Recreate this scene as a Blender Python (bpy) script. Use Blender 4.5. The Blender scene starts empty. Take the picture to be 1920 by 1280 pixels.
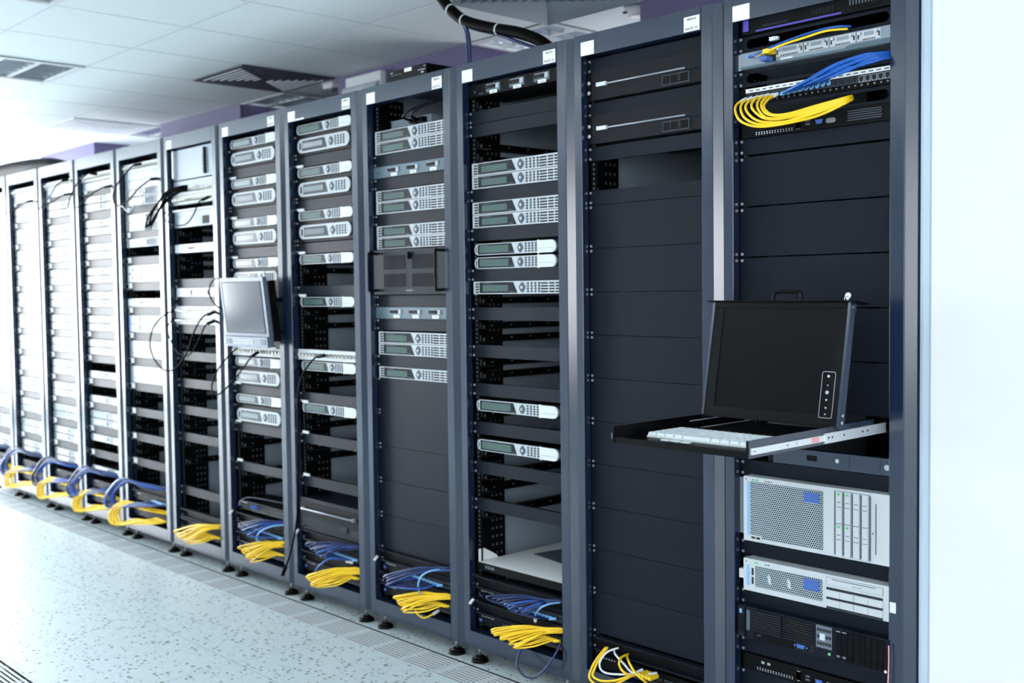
import bpy, math, random
from mathutils import Vector, Matrix
random.seed(7)
C = bpy.context.scene.collection
SC = bpy.context.scene
P = 0.6            # rack pitch
U = 0.0477         # one rack unit
ZT = 2.159         # top of the first rack unit
def zt(j): return ZT - U*j

# ------------------------------------------------------------------ materials
def lin(c):
    r = []
    for v in c:
        v /= 255.0
        r.append(v/12.92 if v <= .04045 else ((v+.055)/1.055)**2.4)
    return (*r, 1.0)
class NT:
    def __init__(s, m): s.t = m.node_tree; s.n = s.t.nodes; s.l = s.t.links
    def add(s, typ, **kw):
        n = s.n.new(typ)
        for k, v in kw.items(): setattr(n, k, v)
        return n
    def put(s, sock, v):
        if hasattr(v, 'is_output'): s.l.new(v, sock)
        else: sock.default_value = v
    def math(s, op, a, b=0.0, c=0.0):
        n = s.add('ShaderNodeMath', operation=op)
        s.put(n.inputs[0], a); s.put(n.inputs[1], b); s.put(n.inputs[2], c)
        return n.outputs[0]
    def mix(s, f, a, b):
        n = s.add('ShaderNodeMix', data_type='RGBA')
        s.put(n.inputs[0], f); s.put(n.inputs[6], a); s.put(n.inputs[7], b)
        return n.outputs[2]
    def xyz(s, kind='Object'):
        c = s.add('ShaderNodeTexCoord'); sp = s.add('ShaderNodeSeparateXYZ')
        s.l.new(c.outputs[kind], sp.inputs[0]); return sp.outputs, c.outputs[kind]
def mat(name, col, rough=.5, metal=0.0, spec=.5, emit=None, es=0.0, noise=0.0, nscale=60):
    m = bpy.data.materials.new(name); m.use_nodes = True
    b = m.node_tree.nodes['Principled BSDF']
    b.inputs['Base Color'].default_value = lin(col)
    b.inputs['Roughness'].default_value = rough
    b.inputs['Metallic'].default_value = metal
    b.inputs['Specular IOR Level'].default_value = spec
    if emit:
        b.inputs['Emission Color'].default_value = lin(emit); b.inputs['Emission Strength'].default_value = es
    if noise:
        t = NT(m); sp, co = t.xyz()
        n = t.add('ShaderNodeTexNoise'); n.inputs['Scale'].default_value = nscale; n.inputs['Detail'].default_value = 3
        t.l.new(co, n.inputs['Vector'])
        a = lin(col); k = 1-noise
        t.l.new(t.mix(n.outputs[0], (a[0]*k, a[1]*k, a[2]*k, 1), tuple(min(1, v*(1+noise)) for v in a[:3])+(1,)), b.inputs['Base Color'])
        r = t.math('MULTIPLY_ADD', n.outputs[0], .12, rough-.06); t.l.new(r, b.inputs['Roughness'])
    return m
def dots_mat(name, face, hole, pitch, rad, rough=.45, metal=.0):
    """perforated sheet: staggered round holes in the x-z plane"""
    m = mat(name, face, rough, metal, .15); t = NT(m); b = t.n['Principled BSDF']
    sp, co = t.xyz()
    row = t.math('DIVIDE', sp[2], pitch*.866)
    ri = t.math('FLOOR', row)
    par = t.math('MULTIPLY', t.math('MODULO', t.math('ABSOLUTE', ri), 2.0), .5)
    u = t.math('ADD', t.math('DIVIDE', sp[0], pitch), par)
    fu = t.math('SUBTRACT', t.math('FRACT', u), .5)
    fv = t.math('MULTIPLY', t.math('SUBTRACT', t.math('FRACT', row), .5), .866)
    d = t.math('SQRT', t.math('ADD', t.math('MULTIPLY', fu, fu), t.math('MULTIPLY', fv, fv)))
    k = t.math('LESS_THAN', d, rad)
    t.l.new(t.mix(k, lin(face), lin(hole)), b.inputs['Base Color'])
    return m
M = {}
M['paint']   = mat('rack_paint', (21, 36, 60), .2, .0, .95, noise=.03, nscale=400)
M['blank']   = mat('blank_panel_paint', (13, 19, 30), .45, .0, .16, noise=.05, nscale=200)
M['inner']   = mat('inner_panel', (140, 152, 164), .55, .0, .2)
M['black']   = mat('black_metal', (8, 9, 11), .5, .0, .12)
M['jet']     = mat('jet_plastic', (6, 6, 8), .45, .0, .12)
M['rail']    = mat('rail_black', (7, 8, 9), .55, .0, .1)
M['silver']  = mat('silver_face', (188, 195, 200), .45, .0, .3)
M['silverm'] = mat('silver_metal', (142, 152, 162), .4, .2, .3)
M['white']   = mat('white_plastic', (212, 217, 220), .45, .0, .3)
M['sticker'] = mat('white_sticker', (238, 240, 240), .6)
M['ink']     = mat('black_ink', (24, 26, 30), .7)
M['lcd']     = mat('lcd_green', (74, 98, 90), .2, .0, .35)
M['lcdg']    = mat('lcd_grey', (120, 130, 134), .15, .0, .5)
M['glassk']  = mat('smoked_window', (20, 22, 26), .22, .0, .3)
M['nav']     = mat('pad_grey', (78, 90, 102), .45, .0, .3)
M['key']     = mat('key_grey', (60, 70, 82), .5, .0, .3)
M['dark']    = mat('slot_dark', (12, 14, 18), .7)
M['zinc']    = mat('zinc_steel', (206, 210, 214), .28, .9)
M['zincw']   = mat('bright_slide_steel', (226, 230, 234), .32, .6)
M['brass']   = mat('connector_nickel', (188, 186, 176), .3, .9)
M['blue']    = mat('blue_cable', (18, 86, 176), .36)
M['blued']   = mat('dark_blue_cable', (11, 34, 88), .36)
M['lblue']   = mat('light_blue_plug', (120, 176, 226), .35)
M['yellow']  = mat('yellow_cable', (250, 206, 30), .42)
M['wcable']  = mat('white_cable', (224, 228, 230), .45)
M['kcable']  = mat('black_cable', (6, 6, 8), .6, .0, .05)
M['purple']  = mat('purple_trim', (84, 70, 178), .4)
M['pu']      = mat('slate_panel', (84, 104, 116), .42, .1)
M['badge']   = mat('blue_badge', (64, 98, 172), .4)
M['green']   = mat('green_mark', (90, 190, 120), .5)
M['pink']    = mat('pink_tag', (236, 150, 160), .5)
M['mesh']    = dots_mat('black_mesh', (26, 28, 33), (2, 2, 3), .0042, .30, .55)
M['smesh']   = dots_mat('silver_mesh', (176, 190, 200), (18, 22, 28), .0066, .36, .4, .3)
M['hole']    = mat('hole_glint', (86, 96, 106), .4, .3)
M['screen']  = mat('screen_glass', (11, 11, 13), .3, .0, .1)
M['screen2'] = mat('grey_screen_glass', (58, 60, 72), .12, .0, .6)
M['bezel2']  = mat('blue_grey_bezel', (96, 107, 124), .4, .2)
M['bluewhite'] = mat('pale_blue_face', (120, 150, 215), .4)
M['keys']    = mat('keyboard_keys', (222, 232, 238), .45)
M['clear']   = mat('clear_cover', (196, 206, 216), .15, .0, .6)
M['fold']    = mat('grey_sleeve', (70, 76, 86), .25)
M['vent']    = mat('vent_grey', (96, 106, 120), .5)
M['ventl']   = mat('vent_slat', (206, 213, 220), .5)
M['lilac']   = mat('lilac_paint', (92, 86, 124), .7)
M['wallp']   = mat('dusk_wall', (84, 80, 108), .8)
M['wallw']   = mat('white_wall', (216, 218, 219), .7, noise=.01, nscale=8)
M['endp']    = mat('pale_blue_panel', (188, 206, 222), .5)
M['grey']    = mat('pale_wall', (158, 164, 170), .8)
M['tube']    = mat('lamp_tube', (255, 255, 255), .4, emit=(251, 253, 255), es=4.0)
M['fill_panel']  = mat('added_diffuser_glow', (255, 255, 255), .4, emit=(251, 253, 255), es=7.0)  # glow of the ceiling panels added out of view
M['day']     = mat('daylight_pane', (255, 255, 255), .4, emit=(251, 253, 255), es=23.0)
M['day2']    = mat('side_daylight_pane', (255, 255, 255), .4, emit=(251, 253, 255), es=2.5)
M['back_fill']  = mat('added_back_pane', (255, 255, 255), .4, emit=(251, 253, 255), es=4.0)  # glow of the added windows behind the racks
M['front_fill']  = mat('added_front_pane', (255, 255, 255), .4, emit=(251, 253, 255), es=9.0)  # glow of the added window opposite the racks
M['ac']    = mat('grille_blue_grey', (150, 164, 176), .5)
M['louvre']  = mat('louvre_alu', (196, 208, 216), .25, .7)

def floor_mat():
    m = mat('terrazzo', (206, 216, 220), .38, .0, .5); t = NT(m); b = t.n['Principled BSDF']
    sp, co = t.xyz()
    n = t.add('ShaderNodeTexNoise'); n.inputs['Scale'].default_value = 45; t.l.new(co, n.inputs['Vector'])
    mp = t.add('ShaderNodeMix', data_type='VECTOR'); mp.inputs[0].default_value = .012
    t.l.new(co, mp.inputs[4]); t.l.new(n.outputs[1], mp.inputs[5])
    def specks(scale, rad, keep, off):
        v = t.add('ShaderNodeTexVoronoi'); v.inputs['Scale'].default_value = scale
        a = t.add('ShaderNodeVectorMath', operation='ADD'); a.inputs[1].default_value = (off, off*.7, 0)
        t.l.new(mp.outputs[1], a.inputs[0]); t.l.new(a.outputs[0], v.inputs['Vector'])
        sx = t.add('ShaderNodeSeparateXYZ'); t.l.new(v.outputs['Color'], sx.inputs[0])
        rr = t.math('MULTIPLY', sx.outputs[1], rad)
        return t.math('MULTIPLY', t.math('LESS_THAN', v.outputs['Distance'], rr), t.math('LESS_THAN', sx.outputs[0], keep))
    k1 = specks(50, .40, .9, 0); k2 = specks(105, .36, .7, 3.1)
    base = t.mix(n.outputs[0], lin((192, 208, 214)), lin((215, 228, 232)))
    c = t.mix(t.math('MULTIPLY', k2, .5), base, lin((150, 166, 172)))
    c = t.mix(t.math('MULTIPLY', k1, .9), c, lin((92, 110, 116)))
    def seam(v, off, pitch, w):
        f = t.math('FRACT', t.math('DIVIDE', t.math('SUBTRACT', v, off), pitch))
        d = t.math('MULTIPLY', t.math('MINIMUM', f, t.math('SUBTRACT', 1.0, f)), pitch)
        return t.math('LESS_THAN', d, w)
    s = t.math('MAXIMUM', seam(sp[0], -.014, .6, .0016), seam(sp[1], 0.0, .62, .0016))
    c = t.mix(t.math('MULTIPLY', s, .6), c, lin((120, 132, 138)))
    t.l.new(c, b.inputs['Base Color'])
    return m
M['floor'] = floor_mat()
CX0, CPX, CY0, CPY, CZ = -2.89, .588, -.205, .612, 2.65
def ceil_mat():
    m = mat('ceiling_tile', (226, 232, 234), .85, .0, .2); t = NT(m); b = t.n['Principled BSDF']
    sp, co = t.xyz()
    n = t.add('ShaderNodeTexNoise'); n.inputs['Scale'].default_value = 220; t.l.new(co, n.inputs['Vector'])
    t.l.new(t.mix(n.outputs[0], lin((218, 229, 232)), lin((230, 239, 241))), b.inputs['Base Color'])
    bp = t.add('ShaderNodeBump'); bp.inputs['Strength'].default_value = .05; t.l.new(n.outputs[0], bp.inputs['Height'])
    t.l.new(bp.outputs[0], b.inputs['Normal'])
    return m
M['ceil'] = ceil_mat()
M['tbar'] = mat('ceiling_tee', (186, 196, 202), .6)

# ------------------------------------------------------------------ mesh building
class MB:
    def __init__(s): s.v = []; s.f = []; s.m = []; s.sm = []
    def quad(s, a, b, c, d, m=0):
        i = len(s.v); s.v += [a, b, c, d]; s.f.append((i, i+1, i+2, i+3)); s.m.append(m); s.sm.append(False)
    def box(s, x0, x1, y0, y1, z0, z1, m=0):
        i = len(s.v)
        s.v += [(x0,y0,z0),(x1,y0,z0),(x1,y1,z0),(x0,y1,z0),(x0,y0,z1),(x1,y0,z1),(x1,y1,z1),(x0,y1,z1)]
        for q in ((0,3,2,1),(4,5,6,7),(0,1,5,4),(1,2,6,5),(2,3,7,6),(3,0,4,7)):
            s.f.append(tuple(i+k for k in q)); s.m.append(m); s.sm.append(False)
        return s
    def prism(s, pts, a, b, axis='y', m=0, smooth=False):
        """extrude a closed polygon; axis y: pts are (x,z), axis z: (x,y), axis x: (y,z)"""
        def w(p, h):
            return {'y': (p[0], h, p[1]), 'z': (p[0], p[1], h), 'x': (h, p[0], p[1])}[axis]
        i = len(s.v); n = len(pts)
        s.v += [w(p, a) for p in pts] + [w(p, b) for p in pts]
        ar = sum(pts[k][0]*pts[(k+1) % n][1]-pts[(k+1) % n][0]*pts[k][1] for k in range(n))
        flip = (ar < 0) != (axis == 'y')
        fa = tuple(range(i, i+n)); fb = tuple(range(i+n, i+2*n))
        s.f.append(fa if flip else fa[::-1]); s.f.append(fb[::-1] if flip else fb)
        s.m += [m, m]; s.sm += [False, False]
        for k in range(n):
            k2 = (k+1) % n; q = (i+k, i+k2, i+n+k2, i+n+k)
            s.f.append(q[::-1] if flip else q); s.m.append(m); s.sm.append(smooth)
        return s
    def cyl(s, c, r, h, axis='y', n=12, m=0, r2=None):
        """cylinder from c along axis by h"""
        r2 = r if r2 is None else r2; i = len(s.v)
        def w(u, v, t):
            return {'x': (c[0]+t, c[1]+u, c[2]+v), 'y': (c[0]+u, c[1]+t, c[2]+v), 'z': (c[0]+u, c[1]+v, c[2]+t)}[axis]
        for t, rr in ((0, r), (h, r2)):
            for k in range(n):
                a = 2*math.pi*k/n; s.v.append(w(rr*math.cos(a), rr*math.sin(a), t))
        s.f.append(tuple(range(i, i+n))); s.f.append(tuple(range(i+2*n-1, i+n-1, -1))); s.m += [m, m]; s.sm += [False, False]
        for k in range(n):
            k2 = (k+1) % n; s.f.append((i+k, i+n+k, i+n+k2, i+k2)); s.m.append(m); s.sm.append(True)
        return s
    def tube(s, pts, r, n=8, m=0, sub=4, cap=True):
        P_ = [Vector(p) for p in pts]; path = []
        for k in range(len(P_)-1):
            p0 = P_[max(k-1, 0)]; p1 = P_[k]; p2 = P_[k+1]; p3 = P_[min(k+2, len(P_)-1)]
            for q in range(sub):
                t = q/sub
                path.append(.5*((2*p1)+(p2-p0)*t+(2*p0-5*p1+4*p2-p3)*t*t+(3*p1-p0-3*p2+p3)*t**3))
        path.append(P_[-1]); L = len(path); i = len(s.v)
        T = (path[1]-path[0]).normalized(); up = Vector((0, 0, 1)) if abs(T.z) < .9 else Vector((0, 1, 0))
        N = (up-T*up.dot(T)).normalized()
        for k in range(L):
            T2 = (path[min(k+1, L-1)]-path[max(k-1, 0)])
            T2 = T2.normalized() if T2.length > 1e-9 else T
            N = (N-T2*N.dot(T2)).normalized(); B = T2.cross(N); T = T2
            for a in range(n):
                w = 2*math.pi*a/n; s.v.append(tuple(path[k]+N*(r*math.cos(w))+B*(r*math.sin(w))))
        for k in range(L-1):
            for a in range(n):
                a2 = (a+1) % n; b0 = i+k*n; b1 = b0+n
                s.f.append((b0+a, b0+a2, b1+a2, b1+a)); s.m.append(m); s.sm.append(True)
        if cap:
            s.f.append(tuple(range(i+n-1, i-1, -1))); s.f.append(tuple(range(i+(L-1)*n, i+L*n))); s.m += [m, m]; s.sm += [False, False]
        return s
    def ring(s, x0, x1, z0, z1, hx0, hx1, hz0, hz1, ya, yb, m=0, n=32):
        """plate x0..x1 z0..z1 with a round-ended oblong opening, ya front, yb back"""
        cx, cz = (hx0+hx1)/2, (hz0+hz1)/2; r = (hz1-hz0)/2; inn = []; out = []
        for k in range(n):
            a = 2*math.pi*k/n; ca, sa = math.cos(a), math.sin(a)
            ex = (hx1-r) if ca >= 0 else (hx0+r)
            inn.append((ex+r*ca, cz+r*sa))
        for (px, pz) in inn:
            dx, dz = px-cx, pz-cz
            tx = ((x1-cx) if dx > 0 else (x0-cx))/dx if abs(dx) > 1e-9 else 1e9
            tz = ((z1-cz) if dz > 0 else (z0-cz))/dz if abs(dz) > 1e-9 else 1e9
            t = min(tx, tz); out.append([cx+dx*t, cz+dz*t])
        for cxn, czn in ((x0, z0), (x0, z1), (x1, z0), (x1, z1)):
            k = min(range(n), key=lambda q: (out[q][0]-cxn)**2+(out[q][1]-czn)**2); out[k] = [cxn, czn]
        i = len(s.v)
        for y in (ya, yb):
            s.v += [(p[0], y, p[1]) for p in inn]; s.v += [(p[0], y, p[1]) for p in out]
        for k in range(n):
            k2 = (k+1) % n
            for q in ((i+k, i+n+k, i+n+k2, i+k2), (i+2*n+k2, i+3*n+k2, i+3*n+k, i+2*n+k),
                      (i+k2, i+2*n+k2, i+2*n+k, i+k), (i+n+k, i+3*n+k, i+3*n+k2, i+n+k2)):
                s.f.append(q); s.m.append(m); s.sm.append(False)
        return s
    def shift(s, dx=0, dy=0, dz=0):
        s.v = [(x+dx, y+dy, z+dz) for x, y, z in s.v]; return s
    def mesh(s, name, mats):
        me = bpy.data.meshes.new(name); me.from_pydata(s.v, [], s.f)
        for k in (mats if isinstance(mats, (list, tuple)) else [mats]): me.materials.append(M[k] if isinstance(k, str) else k)
        me.polygons.foreach_set('material_index', s.m); me.polygons.foreach_set('use_smooth', s.sm)
        me.update(); return me
    def build(s, name, mats, parent=None, loc=None, bev=0.0):
        o = bpy.data.objects.new(name, s.mesh(name, mats)); C.objects.link(o)
        if parent: o.parent = parent
        if loc: o.location = loc
        if bev:
            b = o.modifiers.new('edge', 'BEVEL'); b.width = bev; b.segments = 2; b.limit_method = 'ANGLE'; b.angle_limit = math.radians(40)
        return o
def stadium(x0, x1, z0, z1, n=8, left=True, right=True):
    r = (z1-z0)/2; cz = (z0+z1)/2; p = []
    if left:
        for k in range(n+1):
            a = math.pi*.5+math.pi*k/n; p.append((x0+r+r*math.cos(a), cz+r*math.sin(a)))
    else: p += [(x0, z1), (x0, z0)]
    if right:
        for k in range(n+1):
            a = -math.pi*.5+math.pi*k/n; p.append((x1-r+r*math.cos(a), cz+r*math.sin(a)))
    else: p += [(x1, z0), (x1, z1)]
    return p
def rrect(x0, x1, z0, z1, r, n=4):
    p = []
    for cx, cz, a0 in ((x0+r, z0+r, math.pi), (x1-r, z0+r, 1.5*math.pi), (x1-r, z1-r, 0), (x0+r, z1-r, .5*math.pi)):
        for k in range(n+1):
            a = a0+.5*math.pi*k/n; p.append((cx+r*math.cos(a), cz+r*math.sin(a)))
    return p
_fc = {}
def text_mesh(txt, size, name='text'):
    key = (txt, size)
    if key in _fc: return _fc[key]
    cu = bpy.data.curves.new(name, 'FONT'); cu.body = txt; cu.size = size; cu.align_x = 'CENTER'; cu.align_y = 'CENTER'; cu.extrude = .0002
    cu.resolution_u = 2
    o = bpy.data.objects.new(name, cu); C.objects.link(o)
    dg = bpy.context.evaluated_depsgraph_get(); dg.update()
    me = bpy.data.meshes.new_from_object(o.evaluated_get(dg)); me.name = name
    bpy.data.objects.remove(o); me.materials.clear(); me.materials.append(M['ink']); _fc[key] = me
    return me
def text(txt, size, loc, parent, name='lettering', material=None):
    me = text_mesh(txt, size)
    if material:
        me = me.copy(); me.materials.clear(); me.materials.append(M[material])
    o = bpy.data.objects.new(name, me); C.objects.link(o); o.parent = parent; o.location = loc
    o.rotation_euler = (math.pi/2, 0, 0); return o
def tag(o, label, cat, group=None):
    o['label'] = label; o['category'] = cat
    if group: o['group'] = group
    return o
def thing(name, label, cat, loc=(0, 0, 0), group=None):
    o = bpy.data.objects.new(name, None); C.objects.link(o); o.location = loc
    o.empty_display_size = .05
    return tag(o, label, cat, group)
def struct(o): o['kind'] = 'structure'; return o
def copy_tree(o, parent=None):
    c = o.copy(); C.objects.link(c)
    if parent: c.parent = parent
    for ch in list(o.children): copy_tree(ch, c)
    return c
def linked(me, name, parent, loc=None):
    o = bpy.data.objects.new(name, me); C.objects.link(o); o.parent = parent
    if loc: o.location = loc
    return o
# ------------------------------------------------------------------ the room
XL, XR, YF, YB = -10.6, 3.3, -6.6, 2.05
PILL = [(-1.172, -.02), (-3.46, -2.308), (-5.763, -4.596), (-8.14, -6.966), (-10.5, -9.3)]
def room():
    # floor, left open where the slotted strips lie
    f = MB(); cuts = [(-7.214, .586, -.160, 0.0), (-3.014, -1.814, -1.405, -1.255)]
    ys = [YF, cuts[1][2], cuts[1][3], cuts[0][2], cuts[0][3], YB]
    for a, b in zip(ys, ys[1:]):
        segs = [(XL, XR)]
        for c in cuts:
            if abs(a-c[2]) < 1e-6: segs = [(XL, c[0]), (c[1], XR)]
        for x0, x1 in segs: f.quad((x0, a, 0), (x1, a, 0), (x1, b, 0), (x0, b, 0))
    for x0, x1, y0, y1 in cuts:   # dark trench under the slots
        f.box(x0, x1, y0, y1, -.06, -.05, 1)
        f.quad((x0, y0, -.05), (x1, y0, -.05), (x1, y0, 0), (x0, y0, 0), 1); f.quad((x0, y1, 0), (x1, y1, 0), (x1, y1, -.05), (x0, y1, -.05), 1)
    struct(f.build('floor', ['floor', 'dark']))
    def grille(x0, y0, y1, nb, lab, grp, thick):
        g = MB(); x1 = x0+.594; pitch = (y1-y0-.004)/nb
        for k in range(nb):
            ya = y0+.002+k*pitch; g.box(x0+.003, x1, ya, ya+pitch*thick, -.0025, .0005)
        for k in range(4):
            xa = x0+.003+k*(.594-.018)/3; g.box(xa, xa+.015, y0+.002, y1-.002, -.012, -.006)
        tag(g.build('floor_grille', 'floorg'), lab, 'floor grille', grp)
    for k in range(13): grille(.586-.6*(k+1), -.160, 0, 9, 'slotted pale floor grille strip running along the foot of the racks', 'floor grilles in front of the racks', .44)
    for k in range(2): grille(-1.814-.6*(k+1), -1.405, -1.255, 8, 'slotted floor grille in the aisle away from the racks', 'floor grilles out in the aisle', .5)
    # ceiling: tiles between tee bars, cells with fittings left open
    c = MB(); g = MB(); open_cells = {(2,1),(3,1),(-3,-1),(-3,-2),(0,-3),(0,-2),(1,2),(-2,1),(-3,2),(-6,1),(-6,2)} | {(i, j) for i in (-9,-6,-3,0,2) for j in (-4,-6)} | {(-8,-1),(-8,-2)}
    open_cells.discard((3,1)); open_cells.discard((2,1)); 
    for i in range(-14, 12):
        for j in range(-11, 5):
            x0 = CX0+CPX*i; y0 = CY0+CPY*j
            xa, xb, ya, yb = max(x0, XL), min(x0+CPX, XR), max(y0, YF), min(y0+CPY, YB)
            if xa >= xb or ya >= yb or (i, j) in open_cells: continue
            c.box(xa+.006, xb-.006, ya+.006, yb-.006, CZ+.002, CZ+.016)
    for i in range(-14, 12):
        x = CX0+CPX*i
        if XL < x < XR: g.box(x-.009, x+.009, YF, YB, CZ+.003, CZ+.03)
    for j in range(-11, 5):
        y = CY0+CPY*j
        if YF < y < YB: g.box(XL, XR, y-.009, y+.009, CZ+.0032, CZ+.0302)
    c.box(XL, XR, YF, YB, CZ+.32, CZ+.34, 1)
    ce = struct(c.build('ceiling', ['ceil', 'grey'])); g.build('grid', 'tbar', ce)
    def wall_y(name, ya, yb, wins, m, pane, yp, first):
        w = MB(); x = XL
        for a, b, z0, z1 in wins:
            w.box(x, a, ya, yb, 0, CZ+.3).box(a, b, ya, yb, 0, z0).box(a, b, ya, yb, z1, CZ+.3); x = b
        w.box(x, XR, ya, yb, 0, CZ+.3); struct(w.build(name, m))
        for q, (a, b, z0, z1) in enumerate(wins):
            f = MB(); f.box(a, a+.05, ya+.02, yb-.02, z0, z1).box(b-.05, b, ya+.02, yb-.02, z0, z1).box(a+.05, b-.05, ya+.02, yb-.02, z0, z0+.05).box(a+.05, b-.05, ya+.02, yb-.02, z1-.05, z1)
            fo = struct(f.build('window_%d' % (first+q), 'white')); MB().box(a+.05, b-.05, yp-.005, yp+.005, z0+.05, z1-.05).build('glass_pane', pane, fo)
    wall_y('wall_back', YB, YB+.1, [(-6.85, -5.85, 1.1, 2.5), (-2.25, -1.23, 1.1, 2.5)], 'wallp', 'back_fill', YB+.05, 6)  # both windows added, hidden by the racks, to brighten the ceiling
    wall_y('wall_front', YF-.1, YF, [(.4, 3.2, .8, 2.4)], 'grey', 'front_fill', YF-.05, 8)  # unseen window added so the nearest post chamfers catch light
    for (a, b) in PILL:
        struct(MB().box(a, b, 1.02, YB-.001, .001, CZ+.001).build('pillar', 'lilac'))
    # left end wall: a glazed wall letting the daylight in
    w = MB(); w.box(XL-.12, XL, YF, YB, 0, .25).box(XL-.12, XL, YF, YB, 2.55, CZ+.3)
    wl = struct(w.build('wall_left', 'wallw'))
    w2 = MB().box(XL-.12, XL, YF, -4.2, .25, 2.55).build('wall_panel', 'wallw', wl)
    n = 3; step = (YB+4.2)/n
    for k in range(n):
        y0 = -4.2+k*step; y1 = y0+step; f = MB()
        f.box(XL-.1, XL-.02, y0, y0+.05, .25, 2.55).box(XL-.1, XL-.02, y1-.05, y1, .25, 2.55).box(XL-.1, XL-.02, y0+.05, y1-.05, .25, .30).box(XL-.1, XL-.02, y0+.05, y1-.05, 2.5, 2.55)
        fo = struct(f.build('window_%d' % (k+1), 'white'))
        MB().box(XL-.07, XL-.06, y0+.05, y1-.05, .30, 2.5).build('glass_pane', 'day', fo)
    # right: white pier beside the last rack, and a wall with a window behind the camera's shoulder
    struct(MB().box(.652, XR, -.03, YB, .001, CZ+.29).build('wall_pier', 'wallw'))
    w = MB(); w.box(XR, XR+.1, YF, -.03, 0, .8).box(XR, XR+.1, YF, -.03, 2.4, CZ+.3).box(XR, XR+.1, YF, -5.2, .8, 2.4).box(XR, XR+.1, -1.0, -.03, .8, 2.4)
    struct(w.build('wall_right', 'wallw'))
    f = MB(); f.box(XR+.02, XR+.09, -5.2, -5.14, .8, 2.4).box(XR+.02, XR+.09, -1.06, -1.0, .8, 2.4).box(XR+.02, XR+.09, -5.14, -1.06, .8, .86).box(XR+.02, XR+.09, -5.14, -1.06, 2.34, 2.4).box(XR+.03, XR+.08, -3.13, -3.07, .86, 2.34)
    fo = struct(f.build('window_5', 'white')); MB().box(XR+.05, XR+.06, -5.14, -1.06, .86, 2.34).build('glass_pane', 'day2', fo)
def troffer(i, j, ny, label, lit=True):
    """recessed louvre light filling ceiling cells (i, j..j+ny-1)"""
    x0 = CX0+CPX*i; y0 = CY0+CPY*j; w, d = CPX, CPY*ny
    t = thing('ceiling_light', label, 'ceiling light', (x0+w/2, y0+d/2, CZ))
    h = MB(); a, b = w/2-.004, d/2-.004
    h.box(-a, a, -b, b, .09, .1).box(-a, -a+.004, -b, b, .0, .09).box(a-.004, a, -b, b, 0, .09).box(-a, a, -b, -b+.004, 0, .09).box(-a, a, b-.004, b, 0, .09)
    h.build('housing', 'louvre', t)
    f = MB(); f.box(-a, -a+.03, -b, b, -.006, .004).box(a-.03, a, -b, b, -.006, .004).box(-a+.03, a-.03, -b, -b+.03, -.006, .004).box(-a+.03, a-.03, b-.03, b, -.006, .004)
    f.build('frame', 'white', t)
    l = MB(); nb = int(round(d/.2))
    for k in range(1, nb):          # white ribs
        y = -b+.03+(2*b-.06)*k/nb; l.box(-a+.03, a-.03, y-.012, y+.012, .0, .05)
    nx = 6
    for k in range(1, nx):          # cross blades, tapered aluminium
        x = -a+.03+(2*a-.06)*k/nx
        l.prism([(x-.016, .05), (x+.016, .05), (x+.003, .002), (x-.003, .002)], -b+.03, b-.03, 'y', 1)
    l.build('louvre', ['white', 'louvre'], t)
    if True:
        for k in range(4):
            x = -a+.03+(2*a-.06)*(k+.5)/4; MB().cyl((x, -b+.04, .07), .009, 2*b-.08, 'y', 8).build('tube', 'tube' if lit else 'white', t)
    return t
def diffuser(i, j, label):  # unseen lit panel, added to light the floor and rack fronts
    x0 = CX0+CPX*i; y0 = CY0+CPY*j
    t = thing('ceiling_light', label, 'ceiling light', (x0+CPX/2, y0+CPY/2, CZ), 'added ceiling panels lighting the aisle'); a, b = CPX/2-.004, CPY/2-.004
    f = MB(); f.box(-a, -a+.03, -b, b, -.006, .03).box(a-.03, a, -b, b, -.006, .03).box(-a+.03, a-.03, -b, -b+.03, -.006, .03).box(-a+.03, a-.03, b-.03, b, -.006, .03)
    f.build('frame', 'white', t); MB().box(-a+.03, a-.03, -b+.03, b-.03, .0, .01).build('diffuser', 'fill_panel', t)
def air_vent(i, j, label, hue):
    """square four-way diffuser: slats in four triangles"""
    x0 = CX0+CPX*i; y0 = CY0+CPY*j
    t = thing('air_vent', label, 'air vent', (x0+CPX/2, y0+CPY/2, CZ)); a, b = CPX/2-.006, CPY/2-.006
    p = MB().box(-a, a, -b, b, -.004, .004); p.build('frame', hue, t)
    s = MB(); n = 7
    for k in range(n):
        u = (k+.6)/n*.86+.07
        for sg in (1, -1):
            y = sg*b*u; hw = a*u*.86
            if hw > .02: s.box(-hw, hw, y-.006, y+.006, -.0085, -.0055)
    s.build('slats', 'ventl', t); return t
def return_grille(x0, x1, y0, y1, label):
    t = thing('return_air_grille', label, 'air vent', ((x0+x1)/2, (y0+y1)/2, CZ)); a, b = (x1-x0)/2, (y1-y0)/2
    s = MB(); n = 9
    for k in range(n):
        u = 1-k/n*.95; v = u-.055; z0, z1 = -.022+.0*k, -.004
        for q in (((-a*u,-b*u),(a*u,-b*u),(a*v,-b*v),(-a*v,-b*v)), ((a*u,-b*u),(a*u,b*u),(a*v,b*v),(a*v,-b*v)),
                  ((a*u,b*u),(-a*u,b*u),(-a*v,b*v),(a*v,b*v)), ((-a*u,b*u),(-a*u,-b*u),(-a*v,-b*v),(-a*v,b*v))):
            lo = [(p[0], p[1], z0 if m < 2 else z1) for m, p in enumerate(q)]
            s.quad(*lo[::-1]); s.quad(*[(p[0], p[1], p[2]+.003) for p in lo])
    s.build('slats', 'ac', t); MB().box(-a, a, -b, b, -.0035, .002).build('backing', 'pu', t)
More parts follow.
